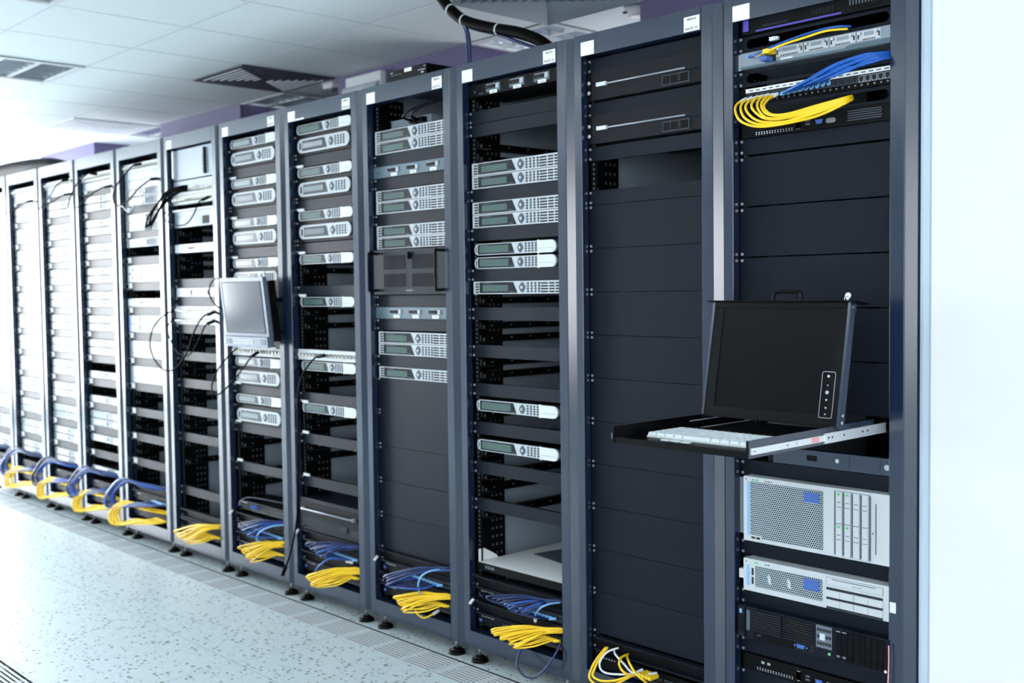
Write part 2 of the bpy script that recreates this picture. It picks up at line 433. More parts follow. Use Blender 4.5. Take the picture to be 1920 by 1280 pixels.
def ceiling_fittings():
    troffer(-3, -2, 2, 'louvred ceiling light near the upper left of the ceiling, further from the camera', False)
    troffer(0, -3, 2, 'louvred ceiling light cut off by the top left corner of the photo', False)
    troffer(1, 2, 1, 'louvred ceiling light half hidden behind rack C6, under the black cable')
    troffer(-3, 2, 1, 'unlit-looking louvred ceiling light in the recess between two lilac pillars')
    troffer(-6, 2, 1, 'pale louvred ceiling light in the far recess left of the lilac pillars')
    for i in (-9, -6, -3, 0, 2):
        for j in (-4, -6): diffuser(i, j, 'lit square ceiling panel added over the aisle, out of view')
    air_vent(-2, 1, 'dark grey four-way air vent in the ceiling above rack C8', 'ventd')
    air_vent(-6, 1, 'pale four-way air vent in the ceiling above the far left racks', 'ventl')
    return_grille(-1.714, -1.126, .407, 1.0, 'blue-grey air grille with concentric slats in the ceiling above rack C6')
    # emergency light on the pillar
    t = thing('emergency_light', 'white emergency light with a clear cover fixed high on the lilac pillar', 'emergency light', (-3.16, 1.0, 2.56))
    MB().prism([(-.02, -.02), (-.02, .06), (.02, .06), (.02, -.02)], -.17, .17, 'x').build('housing', 'white', t, bev=.006)
    c = MB(); c.prism([(-.105+.03*math.cos(a*.35-1.6)+.03, -.045+.04*math.sin(a*.35-1.6)) for a in range(18)], -.16, .16, 'x', 0, True); c.shift(0, .05, .01).build('clear_cover', 'clear', t)
    MB().cyl((-.14, -.035, -.03), .012, .28, 'x', 10).build('lamp', 'white', t)
    MB().box(.135, .165, -.05, -.02, -.05, -.02).build('test_button', 'green', t)
    t = thing('ceiling_sensor', 'small white ceiling sensor box beside the emergency light', 'sensor', (-3.62, 1.1, CZ))
    MB().box(-.05, .05, -.05, .05, -.035, 0).build('housing', 'white', t, bev=.008); MB().cyl((.02, -.02, -.05), .02, .018, 'z', 12).build('lens', 'vent', t)
    t = thing('smoke_detector', 'round white smoke detector on the ceiling above rack C5', 'smoke detector', (-1.28, 1.12, CZ))
    MB().cyl((0, 0, -.02), .055, .02, 'z', 24).cyl((0, 0, -.045), .03, .025, 'z', 24, 0, .052).build('housing', 'white', t)
    MB().box(-.04, -.012, -.045, -.03, -.03, -.022).build('vent_slot', 'dark', t)
M['ventd'] = mat('dark_vent_plate', (50, 55, 68), .6)
M['floorg'] = mat('grille_stone', (204, 213, 217), .42, noise=.04, nscale=80)

# ------------------------------------------------------------------ racks
RN = {0: 'the rack beside the wall', 1: 'rack C5', 2: 'rack C6', 3: 'rack C7', 4: 'rack C8', 5: 'the rack behind the screen',
      6: 'the sixth rack from left', 7: 'the fifth rack from left', 8: 'the fourth rack from left', 9: 'the third rack from left', 10: 'the second rack from left', 11: 'the leftmost rack'}
RL = {0: 'tall dark server rack beside the white wall, holding the console drawer', 1: 'tall dark server rack labelled C5, mostly filled with blanking panels',
      2: 'tall dark server rack labelled C6, with a white tray near its foot', 3: 'tall dark server rack labelled C7, with a black box on its top', 4: 'tall server rack labelled C8, with rounded silver receivers',
      5: 'server rack behind the fold-out screen, left of rack C8', 6: 'server rack with black cables looping out, sixth from the left', 7: 'server rack mixing receivers and blue-ended units, fifth from the left',
      8: 'pale server rack with three dark gaps low down, fourth from the left', 9: 'pale server rack full of paired receivers, third from the left', 10: 'pale server rack full of paired receivers, second from the left', 11: 'leftmost server rack, cut off by the left edge of the photo'}
def rack_proto():
    t = thing('server_rack', '', 'server rack', (0, 0, 0), 'server racks in the row')
    Z0, Z1 = .07, 2.234
    MB().prism([(.004, .003), (.007, .0), (.036, 0), (.0372, .0015), (.0372, .03), (.03, .042), (.004, .042)], Z0, Z1, 'z').build('post', 'paint', t)
    MB().prism([(.5235, .05), (.5235, .002), (.526, 0), (.563, 0), (.567, .0008), (.593, .015), (.5955, .019), (.5955, .05)], Z0, Z1, 'z').build('post', 'paint', t)
    MB().box(.0375, .5232, .0006, .045, 2.1655, 2.234).build('header', 'paint', t)
    MB().box(.0375, .5232, .0006, .045, .07, .13).build('plinth', 'paint', t)
    MB().box(.004, .596, .05, .95, 2.226, 2.234).build('top_panel', 'paint', t)
    MB().box(.004, .596, .05, .95, .07, .078).build('bottom_panel', 'rail', t)
    MB().box(.002, .01, .05, .95, .078, 2.226).build('side_panel', 'inner', t)
    MB().box(.588, .595, .05, .95, .078, 2.226).build('side_panel', 'inner', t)
    MB().box(.01, .588, .945, .952, .078, 2.226).build('rear_door', 'rail', t)
    for x0, x1 in ((.036, .064), (.506, .532)):
        r = MB(); r.box(x0, x1, .044, .047, .1, 2.2).box(x0, x0+.003, .047, .085, .1, 2.2)
        for k in range(int(2.03/(U/3))):
            z = ZT-(k+.5)*U/3; r.box((x0+x1)/2-.004, (x0+x1)/2+.004, .0434, .0439, z-.0038, z+.0038, 1)
        r.build('mounting_rail', ['rail', 'hole'], t)
    r = MB(); r.box(.012, .016, .05, .205, .1, 2.2)
    for k in range(int(2.05/U*1.5)):
        z = 2.18-k*U/1.5
        for q in range(3): r.box(.016, .0166, .136+.022*q, .145+.022*q, z-.008, z+.002, 1)
    r.build('perforated_strip', ['rail', 'hole'], t)
    MB().box(.012, .03, .80, .86, .1, 2.2).build('rear_rail', 'rail', t)
    for x in (.035, .50):
        for y in (.05, .88):
            f = MB().cyl((x, y, .02), .0065, .055, 'z', 10).build('foot', 'zinc', t)
            MB().cyl((x, y, 0.0005), .034, .012, 'z', 20, 0, .03).cyl((x, y, .012), .028, .012, 'z', 20, 0, .012).build('pad', 'jet', f)
    return t
SL = MB()
SL.box(.016, .05, .055, .80, -.034, -.012).box(.016, .062, .055, .80, -.036, -.034)
for q in range(7): SL.cyl((.05, .12+.1*q, -.022), .003, .0025, 'x', 6, 1)
SL.box(.050, .054, .058, .062, -.032, -.010, 1).box(.050, .056, .074, .079, -.032, -.020, 1).box(.03, .062, .055, .12, -.0362, -.0355, 1)
SLM = SL.mesh('slide_rail', ['rail', 'zinc'])
STICK = MB().box(0, .058, -.0008, 0, 0, .044).mesh('sticker', 'sticker')
def racks():
    out = {}; p = rack_proto()
    for k in range(12):
        r = p if k == 11 else copy_tree(p); r.location = (-P*k, 0, 0); r['label'] = RL[k]; out[k] = r
    for k in range(12):
        r = out[k]
        if k < 7:
            linked(STICK, 'sticker', r, (.0375, .0004, 2.1665))
        if k in (1, 2, 3, 4, 5):
            s = linked(STICK, 'label', r, (.4615, .0004, 2.168)); s['label'] = 'white label printed with date and rack number'
            nm = {1: 'RACK C5', 2: 'RACK C6', 3: 'RACK C7', 4: 'RACK C8', 5: 'RACK C9'}[k]
            text('08/2010', .0105, (.029, -.0012, .0355), s); text(nm, .0112, (.029, -.0012, .008), s)
        if k == 4: MB().box(0, .07, -.0006, 0, 0, .007).build('sticker', 'sticker', r, (.097, .0004, 2.1665))
        if k == 0:
            MB().prism([(.5962, .03), (.600, .016), (.612, .010), (.626, .012), (.634, .02), (.636, .04), (.636, .95), (.5962, .95)], .03, 2.234, 'z').build('end_panel', 'endp', r)
    return out
def slides(r, js):
    for j in js: linked(SLM, 'slide_rail', r, (0, 0, zt(j)))
# ------------------------------------------------------------------ rack units (local x in the rack, y into it, z below the slot top)
ORD = ['topmost', 'second', 'third', 'fourth', 'fifth', 'sixth', 'seventh', 'eighth', 'ninth', 'tenth', 'eleventh', 'twelfth', 'thirteenth', 'fourteenth', 'fifteenth', 'sixteenth',
       'seventeenth', 'eighteenth', 'nineteenth', 'twentieth', 'twenty-first', 'twenty-second', 'twenty-third', 'twenty-fourth', 'twenty-fifth', 'twenty-sixth']
PROTO = {}
def screws(mb, h, m, xs=(.0465, .519), y=.0335, zs=None):
    for x in xs:
        for z in (zs or (-.008, -h+.008)): mb.cyl((x, y-.0035, z), .0042, .004, 'y', 8, m, .0042)
def mk_blank(u):
    t = thing('blank_panel', '', 'blank panel'); h = U*u
    p = MB(); p.box(.037, .528, .034, .0375, -h+.0009, -.0009); p.box(.062, .505, .0375, .05, -h+.0009, -h+.0025).box(.062, .505, .0375, .05, -.0025, -.0009); screws(p, h, 1)
    p.build('panel', ['blank', 'zinc'], t); return t
def lcd_block(t, x0, x1, xs, z0, z1, lx0, lx1, lz0, lz1, y, lcdm='lcd'):
    d = MB(); d.prism([(x0, z0), (x1, z0), (xs, z1), (x0, z1)], y-.0012, y, 'y')
    for q in range(4): d.box(lx1+.008+.006*q, lx1+.012+.006*q, y-.0016, y-.001, z0+.003, z0+.006, 1)
    d.box(lx0, lx0+.05, y-.0016, y-.001, z1-.006, z1-.004, 1)
    do = d.build('display_window', ['glassk', 'nav'], t)
    MB().prism(rrect(lx0-.002, lx1+.002, lz0-.002, lz1+.002, .001, 2), y-.0018, y-.001, 'y').build('bezel', 'nav', do)
    MB().box(lx0, lx1, y-.0026, y-.0017, lz0, lz1).build('lcd', lcdm, do)
def nav_block(t, cx, cz, r, y):
    n = MB(); pts = []
    for q in range(24):
        a = 2*math.pi*q/24; rr = r*(1-.16*abs(math.sin(2*a))); pts.append((cx+rr*1.0*math.cos(a), cz+rr*1.25*math.sin(a)))
    n.prism(pts, y-.004, y, 'y'); n.cyl((cx, y-.0055, cz), r*.38, .002, 'y', 12, 1)
    for q in range(4):
        a = math.pi/4+q*math.pi/2; n.cyl((cx+r*.62*math.cos(a), y-.0044, cz+r*.72*math.sin(a)), r*.1, .001, 'y', 6, 2)
    n.build('navigation_pad', ['nav', 'silver', 'dark'], t)
def keys_block(t, x0, x1, z0, z1, y, r):
    k = MB()
    for a in range(4):
        for b in range(4): k.cyl((x0+(x1-x0)*a/3, y-.003, z0+(z1-z0)*b/3), r, .003, 'y', 8, 0, r*1.15)
    k.build('keypad', 'key', t)
def mk_A():
    t = thing('vented_receiver', '', 'receiver'); y = .029
    MB().box(.062, .505, .0385, .42, -.0455, -.0022).build('chassis', 'black', t)
    f = MB(); f.box(.052, .5225, y, .0385, -.0468, -.0009); 
    for q in range(4):
        z = -.0072-.0098*q
        f.box(.0635, .0835, y-.0006, y+.001, z-.0058, z, 1); f.box(.409, .4445, y-.0006, y+.001, z-.0058, z, 1); f.box(.4495, .4765, y-.0006, y+.001, z-.0058, z, 1); f.box(.481, .512, y-.0006, y+.001, z-.0058, z, 1)
    f.build('faceplate', ['silver', 'dark'], t, bev=.0008)
    lcd_block(t, .0875, .290, .268, -.0432, -.0042, .108, .242, -.0345, -.0165, y)
    nav_block(t, .3155, -.0238, .0145, y); keys_block(t, .345, .401, -.038, -.0098, y, .0036)
    return t
def mk_B(lc='lcd'):
    t = thing('rounded_receiver', '', 'receiver'); y = .029
    MB().box(.062, .505, .036, .42, -.0455, -.0022).build('chassis', 'black', t)
    f = MB(); f.prism(stadium(.060, .487, -.0448, -.0030), y, .036, 'y'); f.build('faceplate', 'silver', t, bev=.0008)
    lcd_block(t, .080, .277, .261, -.0418, -.0060, .092, .246, -.0345, -.0135, y, lc)
    MB().box(.068, .074, y-.0008, y, -.034, -.014).build('indicator', 'nav', t)
    nav_block(t, .308, -.0238, .0135, y); keys_block(t, .336, .387, -.037, -.0105, y, .0033)
    d = MB(); d.prism(stadium(.397, .488, -.0455, -.0022, 8, False), y-.0035, y-.0002, 'y'); d.box(.397, .404, y-.0035, y, -.0478, -.0455).box(.397, .404, y-.0035, y, -.0022, .0002)
    d.box(.403, .482, y-.0039, y-.0034, -.0305, -.0298, 1); d.build('card_door', ['white', 'nav'], t)
    return t
def mk_C(lc='lcdg'):
    t = thing('thick_rounded_receiver', '', 'receiver'); y = .028
    MB().box(.062, .505, .0385, .42, -.092, -.003).build('chassis', 'black', t)
    p = MB(); p.box(.037, .528, .034, .0385, -2*U+.0009, -.0009); screws(p, 2*U, 1); p.box(.06, .51, .028, .034, -.0925, -.088)
    p.build('mounting_plate', ['black', 'zinc'], t)
    MB().prism(stadium(.066, .470, -.0815, -.0195, 10), y, .034, 'y').build('faceplate', 'silver', t, bev=.001)
    lcd_block(t, .108, .302, .284, -.073, -.028, .116, .270, -.060, -.040, y, lc)
    i = MB(); i.prism(rrect(.084, .098, -.066, -.036, .003, 2), y-.0008, y, 'y')
    for q in range(3): i.box(.087, .095, y-.0014, y-.0007, -.062+.0085*q, -.057+.0085*q, 1)
    i.build('indicator', ['nav', 'dark'], t)
    nav_block(t, .334, -.0505, .0155, y); keys_block(t, .368, .43, -.0665, -.034, y, .004)
    return t
def mk_pale():
    """paired receiver of the far racks: only its outline, window and pad show"""
    t = MB(); y = .029
    t.box(.062, .505, .036, .42, -.0455, -.0022, 1); t.prism(stadium(.060, .515, -.0438, -.0042, 6, True, False), y, .036, 'y', 0)
    t.box(.078, .27, y-.0008, y, -.040, -.0075, 2); t.box(.068, .073, y-.0008, y, -.036, -.012, 3); t.prism([(.295, -.0238), (.3085, -.008), (.322, -.0238), (.3085, -.040)], y-.003, y, 'y', 3)
    for a in range(4):
        for b in range(4): t.box(.336+.016*a, .341+.016*a, y-.002, y, -.038+.0088*b, -.0335+.0088*b, 3)
    t.prism(stadium(.405, .515, -.0440, -.0040, 6, False, False), y-.0035, y-.0003, 'y', 4)
    o = t.build('rounded_receiver', ['silver', 'black', 'lcdg', 'nav', 'white'])
    return tag(o, '', 'receiver')
def mk_pdu(face):
    t = thing('power_distribution_panel', '', 'power panel'); y = .030
    MB().box(.037, .528, y, .0375, -.0468, -.0009).box(.062, .505, .0375, .2, -.045, -.003).box(.062, .522, y-.006, y, -.0468, -.0448).build('faceplate', face, t)
    p = MB(); p.cyl((.075, y-.004, -.027), .004, .004, 'y', 8).box(.095, .12, y-.0006, y, -.038, -.035); p.build('indicator', 'nav', t)
    for q in range(3):
        x = .170+.125*q
        b = MB(); b.box(x-.034, x+.042, y-.001, y, -.036, -.008)
        for w in range(4): b.box(x-.030+.012*w, x-.021+.012*w, y-.007, y, -.025, -.013, 1)
        for w in range(4): b.box(x-.028+.012*w, x-.022+.012*w, y-.003, y, -.012, -.0085, 2)
        b.box(x+.021, x+.036, y-.004, y, -.028, -.0105, 2)
        bo = b.build('breaker', ['pu', 'dark', 'silver'], t)
        MB().box(x-.014, x+.026, y-.0015, y-.0005, -.0445, -.0315).box(x-.004, x+.016, y-.0018, y-.0014, -.0395, -.0375, 1).build('sticker', ['sticker', 'key'], bo)
    return t
def mk_bnc(dense=16):
    t = thing('coax_patch_panel', '', 'patch panel'); y = .030
    MB().box(.037, .528, y, .034, -.0468, -.0009).box(.062, .505, .034, .08, -.045, -.003).build('faceplate', 'white', t)
    for q in range(dense):
        x = .075+.425*q/(dense-1)
        MB().cyl((x, y-.022, -.0245), .0058, .022, 'y', 8, 0).cyl((x, y-.004, -.0245), .0095, .004, 'y', 6, 1).cyl((x, y-.0225, -.0245), .0035, .001, 'y', 6, 2).build('connector', ['brass', 'nav', 'dark'], t)
    return t
def mk_plain(name, cat, face, detail=None, h=1, yf=.029, x0=.052, x1=.5225):
    t = thing(name, '', cat); H = U*h
    f = MB(); f.box(x0, x1, yf, .0385, -H+.0009, -.0009); f.build('faceplate', face, t, bev=.001)
    MB().box(.062, .505, .0385, .4, -H+.002, -.0022).build('chassis', 'black', t)
    if detail: detail(t, yf)
    return t
def d_logo(t, y):
    MB().box(.20, .225, y-.001, y, -.028, -.018).box(.23, .25, y-.001, y, -.027, -.019).box(.255, .268, y-.001, y, -.026, -.019).build('lettering', 'dark', t)
    MB().box(.052, .12, y-.002, y, -.044, -.004).build('handle', 'ventl', t)
def d_u1(t, y):
    MB().prism([(.115, -.034), (.127, -.024), (.115, -.016), (.11, -.024)], y-.002, y, 'y').build('button', 'dark', t); MB().box(.225, .23, y-.002, y, -.036, -.012).build('slot', 'dark', t)
    MB().box(.24, .50, y-.0012, y, -.040, -.008).build('door', 'white', t); MB().box(.056, .105, y-.0012, y, -.040, -.008).build('indicator', 'clear', t)
def d_blueend(t, y):
    MB().prism(stadium(.057, .2, -.042, -.005, 8, True, False), y-.004, y, 'y').build('end_cover', 'bluewhite', t, bev=.001); MB().box(.15, .185, y-.0055, y-.0038, -.036, -.012).build('badge', 'badge', t); MB().box(.26, .39, y-.001, y, -.034, -.014).build('stripe', 'bluewhite', t)
def d_blue(t, y):
    MB().prism([(.13, -.043), (.20, -.043), (.185, -.024), (.20, -.005), (.13, -.005)], y-.001, y, 'y').build('end_cover', 'bluewhite', t)
    MB().prism([(.218, -.04), (.23, -.04), (.222, -.024), (.23, -.009), (.218, -.009), (.209, -.024)], y-.0015, y, 'y').build('latch', 'dark', t); MB().prism([(.40, -.04), (.414, -.04), (.406, -.024), (.414, -.009), (.40, -.009), (.391, -.024)], y-.0015, y, 'y').build('latch', 'dark', t)
def d_disc(t, y):
    for q in range(2): MB().box(.36, .45, y-.001, y, -.03-.035*q, -.015-.035*q).build('door', 'white', t)
    for q in range(9): MB().cyl((.10+.02*q, y-.001, -.07), .004, .001, 'y', 8).build('button', 'nav', t)
def d_cover(t, y):
    MB().box(.40, .412, y-.012, y, -.145, -.012).build('handle', 'jet', t); MB().box(.065, .075, y-.014, y, -.145, -.004).build('handle', 'zincw', t)
    for q in range(4): MB().box(.37, .382, y-.001, y, -.12+.02*q, -.114+.02*q).build('button', 'nav', t)
def d_drawer(t, y):
    MB().box(.36, .43, y-.0012, y, -.085, -.045).build('recess', 'dark', t); MB().box(.052, .5225, y-.012, y, -.012, -.002).build('lip', 'white', t)
def d_latchplate(t, y):
    MB().cyl((.15, y-.006, -.02), .012, .006, 'y', 12).cyl((.12, y-.002, -.02), .006, .002, 'y', 10).build('knob', 'dark', t); MB().box(.43, .50, y-.002, y, -.034, -.012).build('handle', 'dark', t)
def mk_switch(n=24):
    t = thing('network_switch', '', 'network switch'); y = .028
    MB().box(.052, .5225, y, .20, -.0455, -.002).build('chassis', 'jet', t, bev=.001)
    p = MB()
    for r in range(2):
        for q in range(n):
            x = .19+.0125*q+(.008 if q >= n//2 else 0); z = -.019-.0165*r; p.box(x, x+.0095, y-.0006, y, z-.0095, z, 0); p.box(x+.001, x+.0085, y-.0009, y, z-.0085 if r else z-.009, z-.002, 1)
    p.build('port', ['hole', 'dark'], t)
    l = MB()
    for q in range(6): l.box(.075+.012*q, .081+.012*q, y-.0006, y, -.012, -.009)
    l.box(.06, .075, y-.0006, y, -.033, -.022, 1); l.build('indicator', ['zinc', 'badge'], t); return t
def mk_mgr():
    t = thing('cable_organizer', '', 'cable organizer')
    p = MB(); p.box(.037, .528, .034, .0375, -.0468, -.0009); screws(p, U, 1)
    p.build('panel', ['black', 'zinc'], t)
    MB().box(.06, .522, .012, .034, -.006, -.0012).build('lip', 'blank', t); MB().box(.06, .522, .012, .034, -.0465, -.0415).build('lip', 'blank', t); return t
def mk_slotmgr():
    t = thing('cable_slot_panel', '', 'cable organizer')
    p = MB(); p.ring(.037, .528, -.0468, -.0009, .064, .505, -.0375, -.010, .030, .034); screws(p, U, 1, y=.030)
    p.build('panel', ['blank', 'zinc'], t); return t
MK = {'b1': lambda: mk_blank(1), 'b3': lambda: mk_blank(3), 'A': mk_A, 'B': mk_B, 'C': mk_C, 'Bg': lambda: mk_B('lcdg'), 'p': mk_pale, 'pduk': lambda: mk_pdu('black'), 'pdug': lambda: mk_pdu('pu'), 'bnc': mk_bnc,
      'logo': lambda: mk_plain('logo_panel', 'rack panel', 'silverm', d_logo), 'U1': lambda: mk_plain('slim_unit', 'rack unit', 'silver', d_u1), 'be': lambda: mk_plain('blue_ended_unit', 'rack unit', 'white', d_blueend),
      'blue': lambda: mk_plain('blue_faced_unit', 'rack unit', 'white', d_blue), 'disc': lambda: mk_plain('disc_unit', 'rack unit', 'silverm', d_disc, 2), 'cover': lambda: mk_plain('server_cover', 'rack unit', 'silverm', d_cover, 3.3),
      'draw': lambda: mk_plain('drawer_unit', 'drawer', 'silverm', d_drawer, 2), 'lat': lambda: mk_plain('latched_panel', 'rack panel', 'silverm', d_latchplate), 'pan': lambda: mk_plain('pale_panel', 'rack panel', 'silverm'),
      'sw': mk_switch, 'mgr': mk_mgr, 'smgr': mk_slotmgr}
DESC = {'b1': ('narrow dark blanking panel', 'blank panels'), 'b3': ('tall dark blanking panel', 'tall blank panels'), 'A': ('silver receiver with vent slots', 'vented receivers'), 'B': ('slim round-ended silver receiver', 'round-ended receivers'),
        'Bg': ('slim round-ended silver receiver', 'round-ended receivers'), 'C': ('thick pill-shaped silver receiver', 'pill-shaped receivers'), 'p': ('slim round-ended pale receiver', 'paired receivers'), 'pduk': ('black breaker panel with small labels', 'breaker panels'),
        'pdug': ('slate breaker panel with small labels', 'breaker panels'), 'bnc': ('white coax panel with round connectors', 'coax panels'), 'logo': ('pale panel with black lettering', 'lettered panels'), 'U1': ('slim white unit with a slot', 'slim units'),
        'be': ('white unit with a rounded blue end', 'blue-ended units'), 'blue': ('white and blue unit with curved latches', 'blue units'), 'disc': ('tall grey unit with pale labels', 'disc units'), 'cover': ('tall pale cover with a black handle', 'covers'),
        'draw': ('pale drawer with a dark square recess', 'drawers'), 'lat': ('pale panel with a round knob', 'latched panels'), 'pan': ('plain pale panel', 'pale panels'), 'sw': ('network switch with rows of ports', 'network switches'),
        'mgr': ('black cable organizer with two lips', 'cable organizers'), 'smgr': ('dark panel with a long round-ended slot', 'slot panels')}
COUNT = {}
def place(kind, k, j, z=None, label=None):
    if kind not in PROTO: o = PROTO[kind] = MK[kind]()
    else: o = copy_tree(PROTO[kind])
    o.location = (-P*k, 0, zt(j) if z is None else z)
    d, g = DESC[kind]; key = (k, d); COUNT.setdefault(key, []).append(o)
    o['group'] = g + ' in ' + RN[k]
    if label: o['label'] = label; o['fixed'] = 1
    return o
def finish_labels():
    for (k, d), L in COUNT.items():
        L.sort(key=lambda o: -o.location.z)
        for i, o in enumerate(L):
            if 'fixed' in o: del o['fixed']; continue
            if len(L) == 1: o['label'] = f'{d}, the only one in {RN[k]}'
            elif i == len(L)-1: o['label'] = f'{d}, lowest in {RN[k]}'
            elif i == 0: o['label'] = f'{d}, topmost in {RN[k]}'
            else: o['label'] = f'{d}, {ORD[i]} from the top in {RN[k]}'
LAY = {
 1: [('b1',0),('b1',3),('b1',6),('b1',9)]+[('b3',10+3*i) for i in range(10)]+[('mgr',40.1),('sw',41.4)],
 2: [('pduk',0),('b1',2),('b1',3),('A',6),('A',7),('b1',8),('A',9),('A',10),('b1',11),('B',12.15),('B',13.2),('b1',14.1),('A',15.1),('b1',17.1),('b1',20),('b1',23),('B',24.2),('b1',26),('B',27.3),('b1',29.1),('b1',32),('mgr',38.1),('sw',39.1),('mgr',40.1),('sw',41.1)],
 3: [('A',2.15),('A',3.15),('b1',4.15),('pdug',5.15),('b1',6.15),('A',7.2),('A',8.2),('b1',9.2),('A',10.2),('A',11.2),('b1',16.1),('pdug',17.1),('b1',18.1),('A',19.2),('A',20.2),('b1',21.2),('A',22.2),('b3',23.15),('b3',26.1),('b3',29.1),('b3',32.1),('b3',35.1),('mgr',38.1),('sw',39.1),('mgr',40.1),('sw',41.1)],
 4: [('B',.15),('C',1.1),('b1',3.1),('B',4.15),('C',5.15),('b1',7.15),('B',8.15),('C',9.1),('b1',11.15),('B',12.2),('b1',15.15),('B',16.15),('bnc',21.1),('B',22.15),('b1',25.15),('B',26.1),('b1',29.05),('b1',33.1),('mgr',38.2),('sw',39.2),('mgr',40.2),('sw',41.2)],
 5: [('Bg',.2),('C',1.15),('b1',3.15),('Bg',4.2),('C',5.2),('b1',7.2),('Bg',8.2),('C',9.15),('b1',11.2),('Bg',12.25),('C',13.2),('b1',20),('bnc',21.1),('Bg',22.2),('C',23.2),('b1',25),('Bg',26),('C',27.1),('b1',29),('b1',33),('sw',37),('mgr',38.3),('sw',39.3),('mgr',40.3),('sw',41.2)],
 6: [('cover',0),('pan',3.4),('bnc',4.0),('bnc',5),('draw',6.5),('logo',10.3),('b1',14.1),('blue',15.1),('b1',16.1),('bnc',17.1),('bnc',18.1),('b1',19.1),('b1',22.1),('b1',25.1),('b1',28.1),('b1',31.1),('b1',37.1),('mgr',39.6),('mgr',40.7),('sw',41.4)],
 7: [('bnc',.4),('pan',1.4),('pan',2.4),('A',3.3),('A',4.35),('b1',5.35),('A',6.3),('A',7.3),('b1',8.3),('A',9.2),('b1',11.3),('U1',12.3),('U1',13.3),('b1',14.3),('logo',16.2),('b1',17.2),('be',18.2),('be',19.2),('b1',20.2),('disc',21.2),('b1',23.2),('disc',24.2),('b1',26.2),('b1',29.2),('b1',32.2),('b1',35.2),('mgr',38.2),('sw',39.3),('sw',41.2)],
 8: [('bnc',.5),('pan',1.6),('b1',2.3)]+[(t,j) for i in range(7) for t,j in (('p',3.3+3*i),('p',4.3+3*i),('b1',5.3+3*i))]+[('p',25.3),('b1',26.3),('p',28.4),('b1',29.35),('p',30.35),('p',31.35),('b1',32.35),('p',33.35),('b1',35.4),('p',37.4),('sw',39.3),('sw',41.2)],
}
for kk in (9, 10, 11): LAY[kk] = [('bnc',.5),('pan',1.5),('b1',2.4)]+[(t,j) for i in range(12) for t,j in (('p',3.3+3*i),('p',4.3+3*i),('b1',5.3+3*i))][:-1]+[('sw',39.3),('sw',41.2)]
TAGM = MB().box(.060, .100, .030, .0338, -.034, -.004).mesh('sticker', 'sticker')
TAGT = MB().box(.058, .105, .028, .0338, -.002, .0095).mesh('sticker', 'sticker')
def units():
    for k, L in LAY.items():
        for kind, j in L:
            o = place(kind, k, j)
            if kind == 'b1' and k >= 7: linked(TAGM, 'sticker', o)
    for j, k in ((3.1,4),(7.15,4),(11.15,4),(15.15,4),(25.15,4),(29.05,4),(33.1,4),(3.15,5),(7.2,5),(11.2,5),(25,5),(29,5),(33,5)):
        for o in COUNT[(k, DESC['b1'][0])]:
            if abs(o.location.z-zt(j)) < 1e-5: linked(TAGT, 'sticker', o, (0, 0, -.047 if k == 4 and j < 26 or k == 5 and j < 20 else 0))
